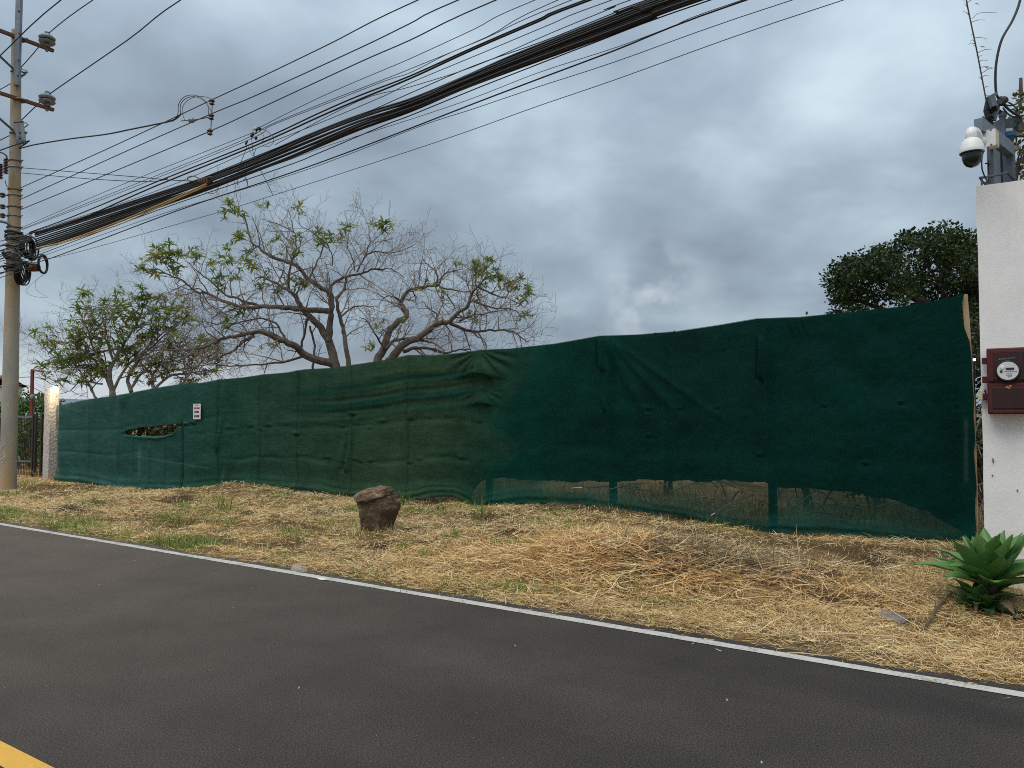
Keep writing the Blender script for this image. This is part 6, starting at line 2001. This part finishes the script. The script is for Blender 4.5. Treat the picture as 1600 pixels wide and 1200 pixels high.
# ------------------------------------------------------------------ dry grass
def blades(N, pos, L, W_, elev, cols, seed, name, mat, label, az=None, bend=.3, parent=None):
    rs = np.random.default_rng(seed)
    n = len(pos)
    az = rs.uniform(0, 2 * PI, n) if az is None else az
    d = np.stack([np.cos(az) * np.cos(elev), np.sin(az) * np.cos(elev), np.sin(elev)], 1)
    side = np.stack([-np.sin(az), np.cos(az), np.zeros(n)], 1)
    roll = rs.uniform(-.7, .7, n)[:, None]
    side = side * np.cos(roll) + np.array([0, 0, 1]) * np.sin(roll)
    cur = np.stack([-np.sin(az), np.cos(az), np.zeros(n)], 1) * rs.normal(0, bend, n)[:, None] + np.array([0, 0, -1]) * (np.abs(rs.normal(0, bend, n)) * (np.sin(elev) > .35))[:, None]
    w = W_[:, None] * .5; Lc = L[:, None]
    p0 = pos; p1 = pos + d * Lc * .5 + cur * Lc * .12; p2 = pos + d * Lc + cur * Lc * .5
    V = np.stack([p0 - side * w, p0 + side * w, p1 - side * w * .85, p1 + side * w * .85, p2 - side * w * .25, p2 + side * w * .25], 1).reshape(-1, 3)
    b = np.arange(n)[:, None] * 6
    Fq = np.concatenate([b + np.array([[0, 1, 3, 2]]), b + np.array([[2, 3, 5, 4]])], 0)
    o = np_mesh(name, V, Fq, M[mat], parent, np.repeat(cols, 6, 0))
    return tag(o, label, kind='stuff')


def scatter(N, seed, u0=-24, u1=8.5, n0=5.5, n1=12.0, power=1.35):
    rs = np.random.default_rng(seed)
    P = []
    tot = 0
    while tot < N:
        u = rs.uniform(u0, u1, N * 3); n = rs.uniform(n0, n1, N * 3)
        X = u * D2[0] + n * N2[0]; Y = u * D2[1] + n * N2[1]
        vis = (Y > 3) & (np.abs(X / Y) < 1.0)
        acc = rs.random(N * 3) < np.clip((5.0 / np.maximum(Y, 3)) ** power, 0, 1)
        k = vis & acc & ~((u > wu0 - .02) & (n > WN - .02))
        P.append(np.stack([X[k], Y[k], u[k], n[k]], 1)); tot += k.sum()
    return np.concatenate(P)[:N], rs


STRAW = np.array([(.84, .63, .33), (.76, .545, .26), (.64, .43, .19), (.88, .71, .44), (.42, .27, .12), (.70, .47, .22), (.22, .15, .08), (.58, .47, .28)])
def straw_cols(rs, u, n, k):
    c = STRAW[rs.choice(len(STRAW), k, p=[.18, .2, .17, .12, .09, .13, .06, .05])] * rs.uniform(.8, 1.2, (k, 1))
    warm = (fbm(u * .45, n * .6, 141, 2) - .5) * 2
    c = c * np.stack([1 + .08 * warm, 1 + 0 * warm, 1 - .12 * warm], 1)
    return np.clip(c, .02, .85)


# matted lying straw
P, rs = scatter(265000, 51)
u, n = P[:, 2], P[:, 3]
keep = rs.random(len(P)) > (.92 * bare(u, n) + .75 * sstep(.48, .66, fbm(u * 1.3, n * 2.0, 151, 3)))
P = P[keep]; u, n = P[:, 2], P[:, 3]; k = len(P)
pos = np.stack([P[:, 0], P[:, 1], terrain(P[:, 0], P[:, 1]) + rs.uniform(.002, .035, k)], 1)
Yd = P[:, 1]
L = rs.uniform(.035, .13, k) * (1 + .8 * rs.random(k) ** 4); Wd = rs.uniform(.0035, .0065, k) * np.clip(Yd / 8, .8, 2.0)
blades(k, pos, L, Wd, rs.normal(.10, .16, k), straw_cols(rs, u, n, k), 52, 'dry_straw', 'straw', 'matted dry straw covering the verge')
# short cut stubble
P, rs = scatter(105000, 57)
u, n = P[:, 2], P[:, 3]
keep = rs.random(len(P)) > .8 * bare(u, n)
P = P[keep]; u, n = P[:, 2], P[:, 3]; k = len(P)
pos = np.stack([P[:, 0], P[:, 1], terrain(P[:, 0], P[:, 1]) - .005], 1)
edge_ = np.clip((n - 5.45) / .5, .35, 1)
L = rs.uniform(.025, .085, k) * edge_; Wd = rs.uniform(.003, .006, k) * np.clip(P[:, 1] / 8, .8, 2.0)
blades(k, pos, L, Wd, rs.uniform(.35, 1.3, k), straw_cols(rs, u, n, k), 58, 'dry_stubble', 'straw', 'short cut dry grass stubble on the verge')
# the raked heap of straw
hu, hn = un(atz(990, 880, .15))
rs = np.random.default_rng(61); k = 7500
rad = rs.normal(0, 1, (k, 2))
u = hu + rad[:, 0] * 1.0 - .25 * rs.random(k); n = hn + rad[:, 1] * .5
ok = n > 5.62; u, n = u[ok], n[ok]; k = len(u)
X = u * D2[0] + n * N2[0]; Y = u * D2[1] + n * N2[1]
hgt = np.exp(-(((u - hu) / .95) ** 2 + ((n - hn) / .55) ** 2))
pos = np.stack([X, Y, terrain(X, Y) + rs.uniform(0, .14, k) * hgt + .01], 1)
c = np.clip(straw_cols(rs, u, n, k) * np.array([1.08, 1.0, .98]), 0, .86)
blades(k, pos, rs.uniform(.08, .34, k), rs.uniform(.005, .011, k), rs.normal(.12, .22, k), c, 62, 'straw_heap', 'straw', 'raked heap of reddish straw in the middle of the verge', bend=.5)
rs = np.random.default_rng(69); k = 900
an = rs.uniform(0, 2 * PI, k); rd = rs.uniform(.16, .36, k)
X = rb.x + np.cos(an) * rd; Y = rb.y + np.sin(an) * rd
pos = np.stack([X, Y, terrain(X, Y)], 1)
uu_ = X * D2[0] + Y * D2[1]; nn_ = X * N2[0] + Y * N2[1]
cc2 = np.where((rs.random(k) < .3)[:, None], np.array([.17, .24, .05]), straw_cols(rs, uu_, nn_, k))
blades(k, pos, rs.uniform(.05, .17, k), rs.uniform(.005, .009, k), rs.uniform(.3, 1.4, k), cc2, 70, 'boulder_foot_grass', 'straw', 'dry and green grass gathered round the foot of the boulder', bend=.5)
# straws blown on to the asphalt edge
rs = np.random.default_rng(67); k = 420
u = rs.uniform(-16, 2.5, k); n = 5.56 - np.abs(rs.normal(0, .13, k)); X = u * D2[0] + n * N2[0]; Y = u * D2[1] + n * N2[1]
pos = np.stack([X, Y, np.full(k, .008)], 1)
blades(k, pos, rs.uniform(.02, .09, k), rs.uniform(.003, .005, k), rs.normal(.02, .03, k), straw_cols(rs, u, n, k), 68, 'blown_straw', 'straw', 'loose straws blown over the edge of the asphalt')
# darker weedy debris on the heap's right
k = 1500; u = un(atz(1085, 885, .15))[0] + rs.normal(0, .5, k); n = un(atz(1085, 885, .15))[1] + rs.normal(0, .28, k)
X = u * D2[0] + n * N2[0]; Y = u * D2[1] + n * N2[1]
pos = np.stack([X, Y, terrain(X, Y) + rs.uniform(.02, .12, k)], 1)
c = np.array([(.16, .11, .07), (.25, .18, .1), (.45, .36, .22), (.1, .075, .05)])[rs.integers(0, 4, k)]
blades(k, pos, rs.uniform(.15, .5, k), rs.uniform(.004, .009, k), rs.normal(.1, .3, k), c, 63, 'dead_stalks', 'straw', 'dark dead stalks on the right of the straw heap', bend=.6)
# straw behind the net
rs = np.random.default_rng(65); k = 26000
u = rs.uniform(-22, 3.5, k); n = fence_n(u) + rs.uniform(.1, 2.2, k); X = u * D2[0] + n * N2[0]; Y = u * D2[1] + n * N2[1]
pos = np.stack([X, Y, terrain(X, Y)], 1)
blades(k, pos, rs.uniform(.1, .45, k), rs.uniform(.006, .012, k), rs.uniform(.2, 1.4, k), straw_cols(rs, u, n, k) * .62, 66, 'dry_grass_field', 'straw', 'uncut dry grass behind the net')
# green grass: along the road edge at left, and thin patches
P, rs = scatter(260000, 71, power=1.2)
u, n = P[:, 2], P[:, 3]
left = sstep(-3.2, -6.5, u)
edgeb = np.exp(-((n - 5.62) / .35) ** 2) * left * sstep(.42, .58, fbm(u * .8, n * 0 + 2, 181, 3)) * 1.0
patch = sstep(.60, .72, fbm(u * 1.3, n * 1.7, 171, 3)) * (.10 + .8 * sstep(-1.0, -5, u)) * .6
keep = rs.random(len(P)) < np.clip(edgeb * .85 + patch * (1 - bare(u, n)), 0, 1)
P = P[keep]; u, n = P[:, 2], P[:, 3]; k = len(P)
GC = np.array([(.18, .27, .045), (.24, .32, .06), (.12, .19, .035), (.34, .36, .10), (.28, .27, .08)])
pos = np.stack([P[:, 0], P[:, 1], terrain(P[:, 0], P[:, 1])], 1)
blades(k, pos, rs.uniform(.05, .14, k), rs.uniform(.004, .008, k) * np.clip(P[:, 1] / 8, .9, 1.8), rs.uniform(.5, 1.45, k), GC[rs.integers(0, 5, k)] * rs.uniform(.8, 1.2, (k, 1)), 72, 'green_grass', 'green', 'sparse fresh green grass along the road edge and verge', bend=.5)
# single green tufts
TUF = [(751, 823, 30, 'tall'), (708, 852, 26, 'tall'), (778, 863, 22, 'tall'), (632, 908, 22, ''), (585, 888, 14, ''), (539, 870, 14, ''), (664, 868, 16, ''), (629, 856, 16, ''), (672, 921, 12, ''), (705, 920, 14, ''), (555, 884, 12, ''), (495, 790, 12, ''), (350, 800, 30, 'tall'), (360, 818, 18, ''), (290, 798, 12, ''), (440, 800, 10, ''), (806, 868, 16, ''), (690, 805, 12, ''), (845, 858, 16, ''), (870, 830, 12, 'tall'), (1190, 842, 12, ''), (550, 805, 12, ''), (627, 800, 22, 'tall'), (545, 842, 14, ''), (265, 812, 14, ''), (252, 808, 14, ''), (110, 782, 10, ''), (55, 777, 10, ''), (320, 860, 16, ''), (308, 840, 14, ''), (960, 792, 14, 'tall')]
def tuft_label(i, px, py, kind):
    lm_ = [(588, 800, 'the boulder'), (755, 790, 'the low net corner'), (945, 790, 'the left hem post'), (1200, 829, 'the right hem post'), (990, 885, 'the straw heap'), (288, 768, 'the torn hole slit'), (15, 768, 'the utility pole'), (470, 886, 'the roadside stone'), (80, 755, 'the lit pillar')]
    d, x, y, nm = min((math.hypot(px - x, (py - y) * 2), x, y, nm) for x, y, nm in lm_)
    side_ = 'left of' if px < x - 12 else 'right of' if px > x + 12 else 'straight below'
    far_ = 'close ' if d < 60 else 'some way ' if d < 110 else 'well '
    up_ = ', road side' if py > y + 30 else ', net side' if py < 812 else ', mid verge'
    return ('tall green grass tuft ' if kind else 'low green grass tuft ') + far_ + side_ + ' ' + nm + up_


for i, (px, py, h, kind) in enumerate(TUF):
    p = atz(px, py, .08); z = tz(p.x, p.y); rs = np.random.default_rng(300 + i)
    sc = h * p.y / F * 1.25
    k = 34 if kind else 46
    root = Vector((p.x, p.y, z))
    sp_ = sc * (.35 if kind else .6)
    pos = np.stack([rs.normal(0, sp_ * .5, k), rs.normal(0, sp_ * .5, k), np.full(k, -.01)], 1)
    o = blades(k, pos, sc * rs.uniform(.55, 1.15, k), rs.uniform(.006, .011, k) * max(1, p.y / 9), rs.uniform(.8, 1.5, k) if kind else rs.uniform(.4, 1.4, k), GC[rs.integers(0, 4, k)] * rs.uniform(.8, 1.15, (k, 1)), 400 + i, 'grass_tuft', 'green', None, bend=.6)
    o.location = root
    del o['kind']
    tag(o, tuft_label(i, px, py, kind), 'grass tuft', 'upright grass tufts' if kind else 'low grass tufts')
# individual bright straws lying near
mb_stk = [(1182, 940, .45, .2), (1250, 1000, .4, -.3), (745, 888, .3, 1.2), (790, 925, .25, 1.6), (1195, 917, .5, -.5), (445, 892, .45, -.35), (1330, 985, .5, -.2)]
for i, (px, py, ln_, az) in enumerate(mb_stk):
    p = atz(px, py, .09); z = tz(p.x, p.y) + .05; d = Vector((math.cos(az), math.sin(az), .03)) * ln_ / 2
    mb = MB(); mb.tube([p * 0 - d, Vector((0, 0, .012)), d], [.006, .007, .004], 5)
    o = mb.build('straw_stalk', M['wood'], None); o.location = (p.x, p.y, z)
    tag(o, tuft_label(0, px, py, 1).replace('tall green grass tuft', 'thick pale straw stalk'), 'stalk', 'thick pale stalks')
# dark stick near the agave
P = [atz(x, y, .1) for x, y in ((1447, 972), (1462, 955), (1478, 944), (1492, 938))]
for p in P: p.z = tz(p.x, p.y) + .04
mb = MB(P[0]); mb.tube(P, [.012, .014, .012, .008], 6); mb.tube([P[1], P[1] + Vector((.01, .02, .07))], [.008, .004], 5)
o = mb.build('stick', M['vine'], None); o.location = P[0]; tag(o, 'dark broken stick lying left of the agave', 'stick')
